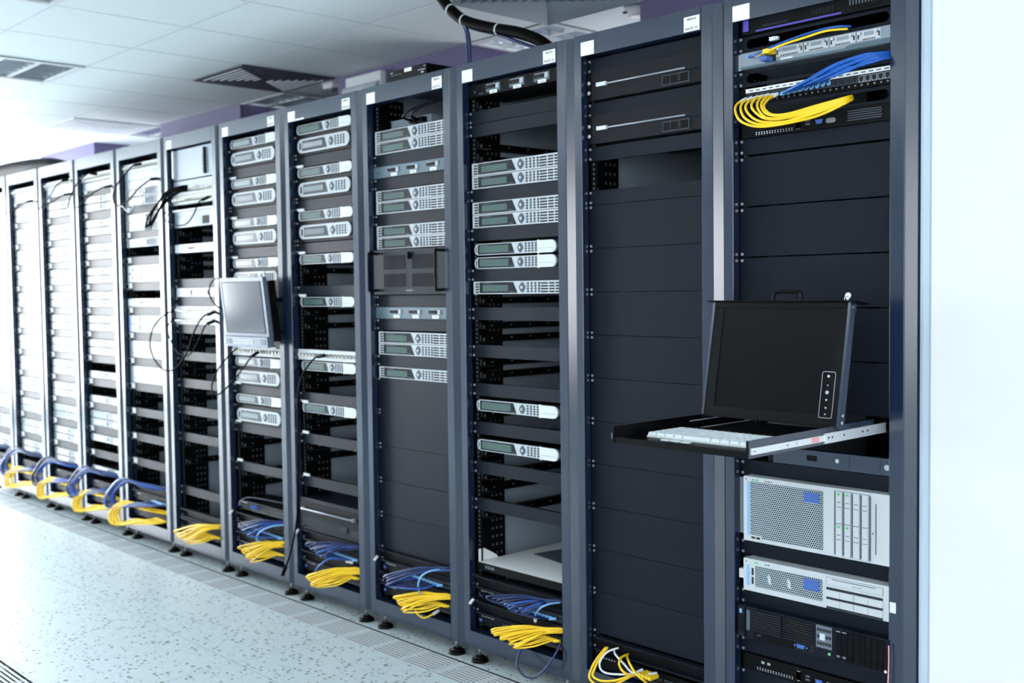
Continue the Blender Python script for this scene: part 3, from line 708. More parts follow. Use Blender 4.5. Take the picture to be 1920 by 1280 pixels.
# ------------------------------------------------------------------ the rack beside the white wall
def rack_end_contents():
    for z, lab in ((2.126, 'topmost dark slot panel in the rack beside the white wall, under the purple-trimmed box'),
                   (2.0275, 'dark slot panel with blue cables entering it, in the rack beside the white wall'),
                   (1.926, 'dark slot panel with yellow cables entering it, in the rack beside the white wall')):
        place('smgr', 0, 0, z, lab)
    place('b1', 0, 0, 1.834)
    for z in (1.782, 1.6362, 1.4905, 1.345, 1.1995): place('b3', 0, 0, z)
    for z in (.9005, .667, .520, .376): place('b1', 0, 0, z)
    place('b3', 0, 0, .278)
    # purple-trimmed box at the top
    t = thing('network_appliance', 'black box with purple trim and oval vent, at the top of the end rack', 'network device', (0, 0, 2.126))
    MB().box(.055, .5225, .018, .30, .001, .078).build('chassis', 'black', t, bev=.001)
    p = MB(); p.box(.062, .080, .0165, .018, .010, .05).box(.105, .375, .0165, .018, .004, .0085); p.build('trim', 'purple', t)
    v = MB(); v.prism([(.45+.062*math.cos(a*.2618), .036+.028*math.sin(a*.2618)) for a in range(24)], .0155, .018, 'y'); 
    for q in range(12): v.box(.40+.009*q, .4035+.009*q, .0148, .0156, .02, .05, 1)
    v.build('vent', ['jet', 'hole'], t)
    g = MB()
    for q in range(12): g.box(.13+.007*q, .132+.007*q, .0172, .018, .014, .020)
    for q in range(10):
        for w in range(4): g.box(.285+.007*q, .2865+.007*q, .0172, .018, .017+.004*w, .019+.004*w)
    g.build('indicator', 'key', t)
    # silver router
    t = thing('network_router', 'slim silver router with four plug-in modules, near the top of the end rack', 'router', (0, 0, 2.0775))
    MB().box(.050, .5225, .02, .32, -.0465, -.001).build('chassis', 'silverm', t, bev=.0008)
    MB().box(.052, .5225, .018, .02, -.0465, -.040).prism([(.38, -.0405), (.5225, -.0405), (.5225, -.033), (.40, -.033)], .018, .02, 'y').build('lip', 'pu', t)
    MB().box(.034, .052, .03, .034, -.0465, -.001).build('ear', 'silver', t)
    for x0, x1 in ((.172, .257), (.262, .336), (.341, .416), (.421, .488)):
        m = MB(); m.box(x0, x1, .0175, .0205, -.030, -.004)
        for q in range(8): m.box(x0+.016+(x1-x0-.03)*q/8, x0+.016+(x1-x0-.03)*(q+.6)/8, .017, .0176, -.029, -.0255, 1)
        m.box(x0+.002, x0+.006, .017, .0176, -.024, -.012, 1).box(x1-.006, x1-.002, .017, .0176, -.024, -.012, 1).box(x0+.02, x1-.02, .0172, .0176, -.018, -.008, 2)
        mo = m.build('module', ['silver', 'dark', 'silverm'], t)
        for x in (x0+.010, x1-.010): MB().cyl((x, .008, -.011), .0042, .01, 'y', 10).build('thumbscrew', 'zinc', mo)
    b = MB(); b.box(.135, .170, .0185, .0205, -.040, -.004).box(.185, .225, .0182, .0205, -.039, -.0335, 1); b.build('port', ['dark', 'white'], t)
    # patch panel with 24 sockets
    t = thing('socket_patch_panel', 'black 24-socket patch panel with a white label strip and blue and yellow plugs', 'patch panel', (0, 0, 1.9755))
    MB().box(.037, .528, .030, .034, -.0475, -.001).build('faceplate', 'jet', t)
    s = MB().box(.062, .515, .0285, .030, -.0125, -.001)
    for q in range(20): s.box(.075+.022*q, .088+.022*q, .0281, .0286, -.0085, -.0055, 1)
    s.build('label_strip', ['sticker', 'nav'], t)
    MB().box(.513, .524, .027, .030, -.030, -.0135).box(.515, .522, .0266, .0271, -.024, -.019, 1).build('badge', ['badge', 'white'], t)
    for q in range(24):
        x = .066+.0186*q
        p = MB(); p.box(x, x+.0165, .028, .0305, -.0335, -.0155).box(x+.0025, x+.014, .0272, .0282, -.0285, -.0175, 1).box(x+.005, x+.0115, .0272, .0282, -.0315, -.0285, 1)
        p.build('socket', ['silverm' if q > 18 else 'key', 'dark'], t)
        text(str(q+1), .0062, (x+.0082, .0296, -.0400), t, 'lettering', 'white')
    # shared slim black server
    def black_server(z, lab):
        t = thing('rack_server', lab, 'server', (0, 0, z))
        MB().box(.052, .5225, .024, .40, -.0465, -.001).build('chassis', 'jet', t, bev=.001)
        f = MB()
        for q in range(14):
            for w in range(2): f.box(.10+.009*q, .1035+.009*q, .0232, .0242, -.036-.005*w, -.033-.005*w)
        f.box(.115, .125, .0232, .0242, -.02, -.013).box(.135, .145, .0232, .0242, -.02, -.013); f.build('indicator', 'zinc', t)
        MB().prism(stadium(.233, .247, -.0395, -.0115, 5).copy(), .022, .0242, 'y').build('power_button', 'zinc', t)
        u = MB(); u.box(.262, .276, .0225, .0242, -.032, -.027).box(.262, .276, .0225, .0242, -.022, -.017); u.build('usb_port', 'hole', t)
        MB().prism([(.296, -.032), (.313, -.032), (.316, -.021), (.293, -.021)], .022, .0242, 'y').build('video_port', 'badge', t)
        MB().prism(stadium(.325, .355, -.034, -.021, 5), .0225, .0242, 'y').cyl((.349, .0215, -.0275), .004, .002, 'y', 8).build('serial_port', 'zinc', t)
        g = MB()
        for q in range(22):
            for w in range(5):
                g.box(.39+.0045*q+(.002 if w % 2 else 0), .3925+.0045*q+(.002 if w % 2 else 0), .0233, .0242, -.036+.006*w, -.033+.006*w)
        g.build('grille', 'hole', t)
    black_server(1.8805, 'slim black server just below the yellow cables in the end rack')
    black_server(.328, 'slim black server at the bottom of the end rack, cut off by the photo edge')
    # four-unit silver server
    t = thing('rack_server', 'tall silver server with a mesh front and eight drive bays, low in the end rack', 'server', (0, 0, .8585))
    H = .189; X0, X1 = .0716, .527; fy = -.002
    MB().box(.066, .505, .04, .42, -H+.004, -.004).build('chassis', 'silverm', t); MB().box(.037, .066, .030, .034, -H+.012, -.012).box(.527, .5285, .030, .034, -H+.012, -.012).build('ear', 'silverm', t)
    f = MB().box(X0, X1, fy, .045, -H, 0); f.build('faceplate', 'silver', t, bev=.002)
    MB().box(.0965, .333, fy-.0008, fy, -H*.935, -H*.075).build('mesh_grille', 'smesh', t)
    MB().box(.0855, .0935, fy-.001, fy, -H*.9, -H*.085).build('label_strip', 'lblue', t)
    MB().box(.0955, .135, fy-.0016, fy, -H*.985, -H*.895).build('port_plate', 'silver', t); MB().box(.100, .113, fy-.0024, fy-.0014, -H*.95, -H*.92).box(.117, .130, fy-.0024, fy-.0014, -H*.95, -H*.92).build('usb_port', 'dark', t)
    MB().box(.275, .321, fy-.004, fy-.0005, -H*.26, -H*.12).build('badge', 'badge', t)
    MB().cyl((.081, fy-.001, -.009), .002, .001, 'y', 8).cyl((.105, fy-.001, -.009), .002, .001, 'y', 8).box(.145, .149, fy-.0006, fy, -.0105, -.0075).box(.153, .160, fy-.0006, fy, -.0105, -.0075).box(.164, .168, fy-.0006, fy, -.0105, -.0075).build('lettering', 'key', t)
    MB().box(.110, .124, fy-.0006, fy, -.0112, -.0068).build('badge', 'green', t)
    for r in range(2):
        for q in range(4):
            x = .3735+.0258*q; z1 = -H*(.042+.47*r); z0 = -H*(.042+.47*r+.455)
            d = MB(); d.box(x, x+.0175, fy-.004, fy, z0, z1); d.box(x+.003, x+.0145, fy-.0043, fy-.0038, z1-.030, z1-.0285, 1).box(x+.002, x+.0155, fy-.0043, fy-.0038, z1-.043, z1-.0415, 1).box(x+.004, x+.013, fy-.0043, fy-.0038, z1-.0105, z1-.004, 2 if q < 2 else 0)
            d.build('drive_bay', ['silver', 'key', 'green'], t)
    v = MB(); v.box(.3665, .475, fy-.0006, fy, -H*.975, -H*.035, 0)
    for q in range(5):
        x = .3675+.0258*q
        for w in range(34): v.box(x, x+.0048, fy-.0011, fy-.0005, -H*.06-w*.005-.0028, -H*.06-w*.005, 1)
    v.build('drive_frame', ['silverm', 'dark'], t)
    MB().box(.4885, .4905, fy-.0008, fy, -H*.865, -H*.15).build('disc_slot', 'dark', t); MB().cyl((.4815, fy-.002, -H*.57), .002, .002, 'y', 8).build('button', 'key', t)
    s = MB()
    for z in (-.045, -.150): s.cyl((.519, .028, z), .005, .005, 'y', 10)
    # two-unit silver server
    t = thing('rack_server', 'low silver server with a mesh front and a disc slot, below the tall silver one', 'server', (0, 0, .6175))
    H = .0945
    MB().box(.066, .505, .04, .42, -H+.003, -.003).build('chassis', 'silverm', t)
    MB().box(.046, .068, .012, .034, -.065, -.038).box(.0685, .0690, .012, .034, -.065, -.038).box(.5285, .5455, -.001, .0, -.068, -.040).build('ear', 'white', t)
    MB().box(.0705, .526, fy, .045, -H, 0).build('faceplate', 'silver', t, bev=.002)
    MB().box(.112, .331, fy-.0008, fy, -H*.82, -H*.19).build('mesh_grille', 'smesh', t)
    MB().box(.2747, .3215, fy-.004, fy-.0005, -H*.56, -H*.24).build('badge', 'badge', t)
    for x in (.157, .222): MB().prism([(x, -.058), (x+.010, -.064), (x+.008, -.040), (x-.002, -.034)], fy-.003, fy-.0005, 'y').build('latch', 'silver', t)
    MB().box(.100, .106, fy-.001, fy, -.046, -.026).box(.100, .106, fy-.001, fy, -.072, -.052).build('usb_port', 'dark', t); MB().box(.083, .091, fy-.001, fy, -.078, -.018).build('label_strip', 'lblue', t)
    MB().cyl((.081, fy-.001, -.009), .002, .001, 'y', 8).box(.145, .149, fy-.0006, fy, -.0105, -.0075).box(.153, .160, fy-.0006, fy, -.0105, -.0075).build('lettering', 'key', t); MB().box(.108, .122, fy-.0006, fy, -.0112, -.0068).build('badge', 'green', t)
    o = MB(); o.box(.343, .5105, fy-.0006, fy, -.0285, -.0065, 1).box(.344, .5095, fy-.0012, fy-.0004, -.0277, -.0073).box(.36, .49, fy-.0016, fy-.001, -.0125, -.0108, 1).box(.42, .45, fy-.0016, fy-.001, -.0215, -.0205, 1); o.build('disc_drive', ['silver', 'key'], t)
    for r in range(2):
        for q in range(2): MB().box(.344+.0835*q, .4255+.0835*q, fy-.003, fy, -.0605-.026*r, -.0415-.026*r).box(.385+.0835*q, .3855+.0835*q, fy-.0033, fy-.0028, -.0605-.026*r, -.0415-.026*r, 1).build('drive_bay', ['silver', 'key'], t)
    v = MB()
    for r in range(3):
        v.box(.343, .5105, fy-.0006, fy, -.0415-.026*r, -.0345-.026*r)
        for w in range(26): v.box(.345+.0063*w, .349+.0063*w, fy-.0012, fy-.0005, -.0408-.026*r, -.0352-.026*r, 1)
    v.build('drive_frame', ['key', 'dark'], t)
    # dark two-unit server
    t = thing('rack_server', 'dark grey server with louvres and eight black drives, below the silver servers', 'server', (0, 0, .475))
    H = .094; fy = .0
    MB().box(.076, .5235, fy, .45, -H, 0).build('chassis', 'blank', t, bev=.0015)
    for x0, x1 in ((.052, .0755), (.5237, .5285)):
        MB().box(x0, x1, fy-.003, .034, -H*.97, 0).box(x0+.003, x1-.003, fy-.0036, fy-.0028, -H*.8, -H*.3, 1).build('ear', ['blank', 'black'], t)
    MB().box(.058, .066, fy-.0042, fy-.003, -.022, -.010).build('badge', 'lblue', t)
    MB().box(.080, .092, fy-.0012, fy, -H*.74, -H*.1).build('label_strip', 'nav', t)
    v = MB(); v.box(.1, .296, fy-.0004, fy, -H*.70, -H*.07, 1)
    for q in range(9): v.prism([(fy-.005, -H*.075-q*.0068), (fy, -H*.075-q*.0068-.0012), (fy, -H*.075-q*.0068+.0012)], .1, .296, 'x', 0)
    v.box(.196, .199, fy-.0055, fy, -H*.70, -H*.07); v.build('louvre', ['blank', 'dark'], t)
    MB().box(.106, .238, fy-.002, fy, -H*.96, -H*.73).box(.118, .130, fy-.0026, fy-.0018, -H*.84, -H*.79, 1).build('disc_drive', ['jet', 'key'], t)
    MB().prism([(.252, -.083), (.272, -.083), (.276, -.072), (.248, -.072)], fy-.003, fy, 'y').cyl((.243, fy-.003, -.0775), .003, .003, 'y', 6).cyl((.281, fy-.003, -.0775), .003, .003, 'y', 6).build('video_port', 'badge', t)
    MB().box(.290, .303, fy-.001, fy, -.084, -.078).box(.290, .303, fy-.001, fy, -.075, -.069).build('usb_port', 'dark', t)
    k = MB(); k.box(.31, .359, fy-.0008, fy, -.066, -.004)
    for a in range(5):
        for b in range(3):
            if (a, b) != (1, 1) and (a, b) != (2, 1): k.box(.314+.009*a, .320+.009*a, fy-.002, fy-.0006, -.058+.019*b, -.050+.019*b, 1)
    k.box(.322, .338, fy-.002, fy-.0006, -.044, -.026, 2); k.build('control_panel', ['vent', 'dark', 'clear'], t)
    MB().cyl((.352, fy-.003, -.078), .0042, .003, 'y', 12).build('power_button', 'green', t)
    for q in range(8):
        x = .3715+.0178*q; d = MB(); d.box(x, x+.0165, fy-.002, fy, -.088, -.004)
        d.box(x+.002, x+.0145, fy-.003, fy-.0018, -.010, -.0075, 1 if q < 2 else 0).box(x+.003, x+.0135, fy-.003, fy-.0018, -.080, -.074, 2 if q < 2 else 0); d.build('drive_bay', ['jet', 'zinc', 'pink' if 0 else 'vent'], t)
    MB().cyl((.5175, fy-.002, -.086), .0042, .002, 'y', 12).build('indicator', 'white', t)
    tag(MB().tube([(.532, -.012, .465), (.5335, -.014, .42), (.531, -.014, .36), (.527, -.016, .318), (.515, -.022, .306)], .0018, 6).build('thin_wire', 'pink'), 'thin pale pink wire hanging beside the dark server at the bottom right', 'wire')

def console():
    t = thing('console_drawer', 'pulled-out console drawer with a folded-up black screen and pale keyboard', 'console drawer', (0, 0, 1.017))
    x0, x1, y0, y1 = .088, .4965, -.587, -.02
    tr = MB(); tr.box(x0, x1, y0, y1, 0, .003).box(x0, x0+.002, y0, y1, .003, .041).box(x1-.002, x1, y0, y1, .003, .041).box(x0+.002, x1-.002, y0, y0+.002, .003, .015)
    tr.box(x0, x0+.006, y0-.002, y0, 0, .041).box(x1-.004, x1+.002, y0-.002, y0, 0, .041).box(x0+.002, x1-.002, y0+.002, -.25, .003, .0085)
    tr.build('tray', 'jet', t)
    MB().box(x1, x1+.0015, y0, -.03, 0, .041).build('side_wall', 'paint', t)
    kb = MB().box(.125, .435, -.497, -.342, .0086, .013).build('keyboard', 'white', t)
    k = MB(); rows = [(.125, 15), (.125, 15), (.128, 14), (.131, 14), (.125, 13), (.125, 11)]
    for r, (xs, n) in enumerate(rows):
        y = -.367-.0235*r; w = .310/n
        for q in range(n):
            if r == 5 and q in (4, 5, 6): 
                if q == 4: k.prism([(.125+w*4+.001, y-.0095), (.125+w*7-.001, y-.0095), (.125+w*7-.001, y+.0095), (.125+w*4+.001, y+.0095)], .013, .022, 'z')
                continue
            a, b = .125+w*q+.0012, .125+w*(q+1)-.0012; i = len(k.v)
            k.box(a, b, y-.010, y+.010, .013, .0215)
            for m in (4, 5, 6, 7):
                vx, vy, vz = k.v[i+m]; k.v[i+m] = (vx+(.0018 if m in (4, 7) else -.0018), vy+(.0018 if m in (4, 5) else -.0018), vz)
    k.build('keys', 'keys', kb)
    for q in range(3): MB().box(.196+.031*q, .222+.031*q, -.530, -.518, .0086, .0125).build('button', 'keys', t, bev=.001)
    MB().box(.22, .31, -.575, -.54, .0086, .0095).build('touch_pad', 'black', t)
    for sx, xa, xb in ((1, .499, .5035), (0, .0815, .0875)):
        s = MB(); s.box(xa, xb, -.583, -.272, .009, .024); 
        for y in (-.575, -.568, -.44, -.436, -.40): s.cyl((xb-.0004, y, .0165), .0016, .001, 'x', 6, 1)
        s.build('slide', ['zincw', 'dark'], t)
        s = MB(); s.box(xa, xb+.003, -.276, .02, .003, .006).box(xa, xb+.003, -.276, .02, .025, .028).box(xb, xb+.002, -.276, .02, .006, .025)
        for y in (-.262, -.245, -.19, -.10, -.075): s.cyl((xb+.0018, y, .0165), .0028, .001, 'x', 8, 1)
        s.build('slide', ['zincw', 'dark'], t)
        MB().box(xa, xb+.003, .02, .40, .001, .030).build('rail', 'rail', t)
    MB().box(.5033, .5042, -.335, -.302, .0105, .0225).build('tag', 'pink', t)
    # folded-up screen
    sc = MB(); W0, W1 = .092, .499; sc.box(W0, W1, 0, .018, .0, .315); 
    so = sc.build('screen', 'jet', t, (0, -.213, .037)); so.rotation_euler = (math.radians(-10.6), 0, 0)
    b = MB(); b.box(W0, W1, -.003, 0, .0, .028).box(W0, W1, -.003, 0, .295, .315).box(W0, .122, -.003, 0, .028, .295).box(.468, W1, -.003, 0, .028, .295); b.build('bezel', 'black', so)
    MB().box(.1225, .4675, -.0012, -.0002, .0285, .2945).build('glass_panel', 'screen', so)
    MB().box(W0+.004, W1-.001, -.006, .02, .300, .3155).build('cap', 'jet', so, bev=.001)
    MB().box(.072, .538, -.016, .040, .3157, .318).build('flange', 'jet', so)
    MB().tube([(.268, .012, .318), (.268, .012, .336), (.271, .012, .342), (.277, .012, .345), (.343, .012, .345), (.349, .012, .342), (.352, .012, .336), (.352, .012, .318)], .0044, 8).build('handle', 'jet', so)
    for xa in (.4992, .0845): MB().box(xa, xa+.0075, -.004, .020, -.006, .3155).box(xa, xa+.0078, -.005, .024, .296, .3156).cyl((xa+.0072, .008, .03), .0042, .002, 'x', 8, 1).cyl((xa+.0072, .008, .012), .0042, .002, 'x', 8, 1).cyl((xa+.0072, .008, .304), .0022, .002, 'x', 8, 1).build('arm', ['paint', 'zinc'], so)
    o = MB(); r = rrect(.446, .484, .020, .138, .005, 3); r2 = rrect(.4472, .4828, .0212, .1368, .0042, 3); n = len(r); i = 0
    for q in range(n):
        q2 = (q+1) % n; o.quad((r[q][0], -.0034, r[q][1]), (r[q2][0], -.0034, r[q2][1]), (r2[q2][0], -.0034, r2[q2][1]), (r2[q][0], -.0034, r2[q][1]))
    for q, z in enumerate((.126, .103, .085, .066, .046, .030)): o.cyl((.465, -.0052, z), (.0036, .0018, .0048, .0026, .0026, .0022)[q], .002, 'y', 8, 0)
    o.build('button_strip', 'zinc', so)
    kk = MB(); kk.cyl((.487, .012, .318), .006, .004, 'z', 12).box(.4845, .4895, .011, .013, .322, .328).cyl((.487, .0112, .334), .0085, .0016, 'y', 14)
    kk.tube([(.487+.006*math.cos(a*.5236), .006, .326+.006*math.sin(a*.5236)) for a in range(13)], .0009, 5).box(.462, .482, .004, .010, .3182, .3196)
    kk.build('key', 'zinc', so)
    # front bracket bar under the drawer
    t2 = thing('bracket_bar', 'grey bracket bar with a round screw, directly under the console drawer', 'bracket', (0, 0, .951))
    MB().box(.16, .5225, .018, .0375, -.0468, -.001).box(.40, .401, .0174, .018, -.0468, -.001, 1).box(.49, .491, .0174, .018, -.0468, -.001, 1).build('bar', ['paint', 'blank'], t2, bev=.001)
    MB().cyl((.512, .012, -.024), .0075, .006, 'y', 14).cyl((.365, .015, -.022), .006, .003, 'y', 12).build('screw', 'zinc', t2); MB().box(.27, .30, .0165, .018, -.03, -.015).build('latch', 'rail', t2)

def screen5():
    t = thing('rack_screen', 'grey fold-out screen mounted in front of the rack left of rack C8', 'screen', (-3.0, 0, 1.165))
    w0, w1, h = .198, .592, .315; th = math.radians(6.2)
    b = bpy.data.objects.new('display', MB().box(w0, w1, 0, .022, 0, h).mesh('display', 'bezel2')); C.objects.link(b); b.parent = t; b.location = (0, -.088, 0); b.rotation_euler = (th, 0, 0)
    MB().box(w0+.022, w1-.028, -.0012, 0, .062, h-.022).build('glass_panel', 'screen2', b); f = MB()
    f.box(w0+.018, w0+.022, -.002, 0, .058, h-.018).box(w1-.028, w1-.024, -.002, 0, .058, h-.018).box(w0+.022, w1-.028, -.002, 0, .058, .062).box(w0+.022, w1-.028, -.002, 0, h-.022, h-.018); f.build('trim', 'black', b)
    MB().box(w0+.01, w1+.004, -.014, .018, -.004, .044).build('control_bar', 'bezel2', b, bev=.002)
    k = MB()
    for x in (w0+.03, w1-.055): k.box(x, x+.042, -.0152, -.014, .010, .034)
    for q in range(8):
        for r in range(2): k.box(w0+.10+.022*q, w0+.114+.022*q, -.0155, -.014, .011+.013*r, .019+.013*r, 1)
    k.build('button', ['nav', 'white'], b)
    MB().box(w0+.02, w1+.012, .022, .055, .02, h-.02).build('rear_housing', 'jet', b)
    a = MB(); a.box(.47, .50, -.07, .034, .05, .07).box(.47, .50, -.07, .034, .20, .22).box(.46, .522, .020, .0335, -.02, .30).cyl((.502, .008, .12), .022, .012, 'y', 14); a.build('bracket', 'jet', t)
    MB().box(.475, .485, -.0, .02, .165, .205).box(.505, .518, .012, .02, .215, .232).build('latch', 'white', t)
    MB().tube([(.30, -.02, .30), (.30, -.02, .332), (.306, -.02, .338), (.43, -.02, .338), (.436, -.02, .332), (.436, -.02, .30)], .004, 8).build('handle', 'zinc', t)

def special_units():
    for z, lab in ((2.115, 'upper black mesh-fronted server with a silver bar, in rack C5'), (1.974, 'lower black mesh-fronted server with a silver bar, in rack C5')):
        t = thing('mesh_server', lab, 'server', (-P, 0, z), 'mesh-fronted servers in rack C5'); H = 2*U
        MB().box(.062, .505, .04, .45, -H+.002, -.002).build('chassis', 'black', t)
        MB().box(.068, .5225, .018, .04, -H+.001, -.001).build('front_mesh', 'mesh', t)
        for x0, x1 in ((.040, .0675),): MB().box(x0, x1, .026, .034, -H+.001, -.001).cyl((.052, .02, -.036), .0062, .006, 'y', 10, 1).cyl((.052, .02, -.068), .0062, .006, 'y', 10, 1).build('ear', ['black', 'zinc'], t)
        MB().cyl((.136, .013, -.0475), .0028, .32, 'x', 10).build('bar', 'silverm', t); MB().box(.094, .136, .0095, .018, -.053, -.041).build('tag', 'white', t)
        MB().prism([(.456, -.054), (.5225, -.054), (.5225, -.026), (.505, -.026), (.49, -.037), (.456, -.037)], .010, .018, 'y').build('latch', 'blank', t)
        q = MB(); q.box(.365, .467, .0155, .018, -.088, -.0585).box(.367, .465, .015, .0156, -.0865, -.060, 1).box(.395, .396, .0146, .0151, -.0865, -.060, 2)
        for a in range(3): q.box(.425, .435, .0145, .0151, -.080+.007*a, -.0785+.007*a, 2)
        q.build('card_cover', ['hole', 'jet', 'hole'], t)
    # white tray in rack C6
    t = thing('shelf_tray', 'white shelf tray standing open near the foot of rack C6', 'shelf', (-2*P, 0, .390))
    MB().box(.056, .5225, .03, .62, -.003, 0).build('shelf', 'sticker', t); MB().box(.056, .5225, .026, .03, -.028, -.0005).build('lip', 'jet', t)
    MB().prism([(.032, .001), (.13, .001), (.12, .012), (.06, .046), (.032, .046)], .056, .058, 'x').build('bracket', 'sticker', t)
    MB().box(.10, .11, .0255, .026, -.018, -.008).box(.115, .125, .0255, .026, -.018, -.008).box(.13, .15, .0255, .026, -.018, -.008).build('lettering', 'hole', t)
    tag(MB().prism([(.05, .25), (.34, .20), (.40, .50), (.11, .55)], .0012, .004, 'z').build('document_sleeve', 'fold', None, (-2*P+.08, 0, .390)), 'grey document sleeve lying on the white tray in rack C6', 'document sleeve')
    d = tag(MB().box(.0, .16, .0, .12, .0005, .035).build('small_box', 'black', None, (-2*P+.345, .34, .3945), .003), 'small black box lying at the back of the white tray in rack C6', 'box')
    # black media box on rack C7
    t = thing('media_box', 'flat black box with a small white label, lying on top of rack C7', 'electronic box', (-3*P, 0, 2.2345))
    MB().box(.152, .392, .03, .36, .004, .050).box(.165, .18, .05, .07, 0, .004).box(.365, .38, .05, .07, 0, .004).box(.165, .18, .3, .32, 0, .004).box(.365, .38, .3, .32, 0, .004).build('case', 'jet', t)
    f = MB(); f.box(.163, .18, .0292, .03, .040, .043).box(.34, .385, .0292, .03, .028, .030).box(.36, .375, .0292, .03, .016, .021).box(.375, .387, .0292, .03, .040, .042)
    for q in range(7): f.box(.17+.01*q, .172+.01*q, .0292, .03, .030, .033)
    f.build('indicator', 'zinc', t); MB().box(.255, .300, .029, .03, .034, .048).build('sticker', 'sticker', t)
    # white box and black plugs behind the open top of rack C7
    t = thing('network_box', 'pale box with black plugs, seen through the open top of rack C7', 'network device', (-3*P, 0, 2.064))
    MB().box(.07, .33, .10, .40, .001, .040).build('case', 'inner', t); 
    for x in (.22, .27): MB().box(x, x+.035, .075, .10, .012, .032).tube([(x+.017, .08, .02), (x+.02, .03, .03), (x+.08, .02, .05), (x+.16, .05, .07)], .005, 6).build('plug', 'jet', t)
    # black server with a lock and handles in rack C7
    t = thing('rack_server', 'black server with a lock, vent slots and two handles, in rack C7', 'server', (-3*P, 0, 1.574))
    H = .181; y = .008
    MB().box(.052, .5225, y, .45, -H, 0).build('chassis', 'blank', t, bev=.002)
    for x0, x1 in ((.125, .270), (.312, .470)):
        for z0, z1 in ((-.080, -.024), (-.150, -.098)):
            v = MB(); v.box(x0, x1, y-.0004, y, z0, z1)
            nn = int((x1-x0)/.0085)
            for q in range(nn): v.box(x0+.0085*q, x0+.0085*q+.0034, y-.002, y, z0, z1, 1)
            v.build('vent', ['dark', 'blank'], t)
    MB().cyl((.292, y-.006, -.028), .014, .006, 'y', 16).box(.286, .298, y-.012, y-.004, -.040, -.012).build('lock', 'jet', t)
    for q in range(4): MB().prism([(.272+.011*q, -.167), (.280+.011*q, -.167), (.276+.011*q, -.158)], y-.001, y, 'y').build('lettering', 'silverm', t)
    for x in (.076, .505): MB().tube([(x, y, -.014), (x, y-.03, -.014), (x, y-.04, -.022), (x, y-.04, -.155), (x, y-.03, -.163), (x, y, -.163)], .0055, 8).build('handle', 'zinc' if 0 else 'black', t)
    # drawer with a silver bar in rack C8
    t = thing('drawer_unit', 'dark drawer with a silver bar handle near the foot of rack C8', 'drawer', (-4*P, 0, .484))
    MB().box(.050, .5225, .012, .50, -.143, 0).build('case', 'blank', t, bev=.001); MB().box(.052, .5225, .0095, .012, -.085, -.018).build('front_panel', 'black', t)
    MB().cyl((.085, -.004, -.048), .004, .40, 'x', 10).box(.085, .095, -.004, .0095, -.055, -.041).box(.475, .49, -.004, .0095, -.055, -.041).build('handle', 'silverm', t)
    MB().box(.36, .425, .009, .0121, -.115, -.09).box(.45, .52, .009, .0121, -.125, -.095).build('recess', 'dark', t)
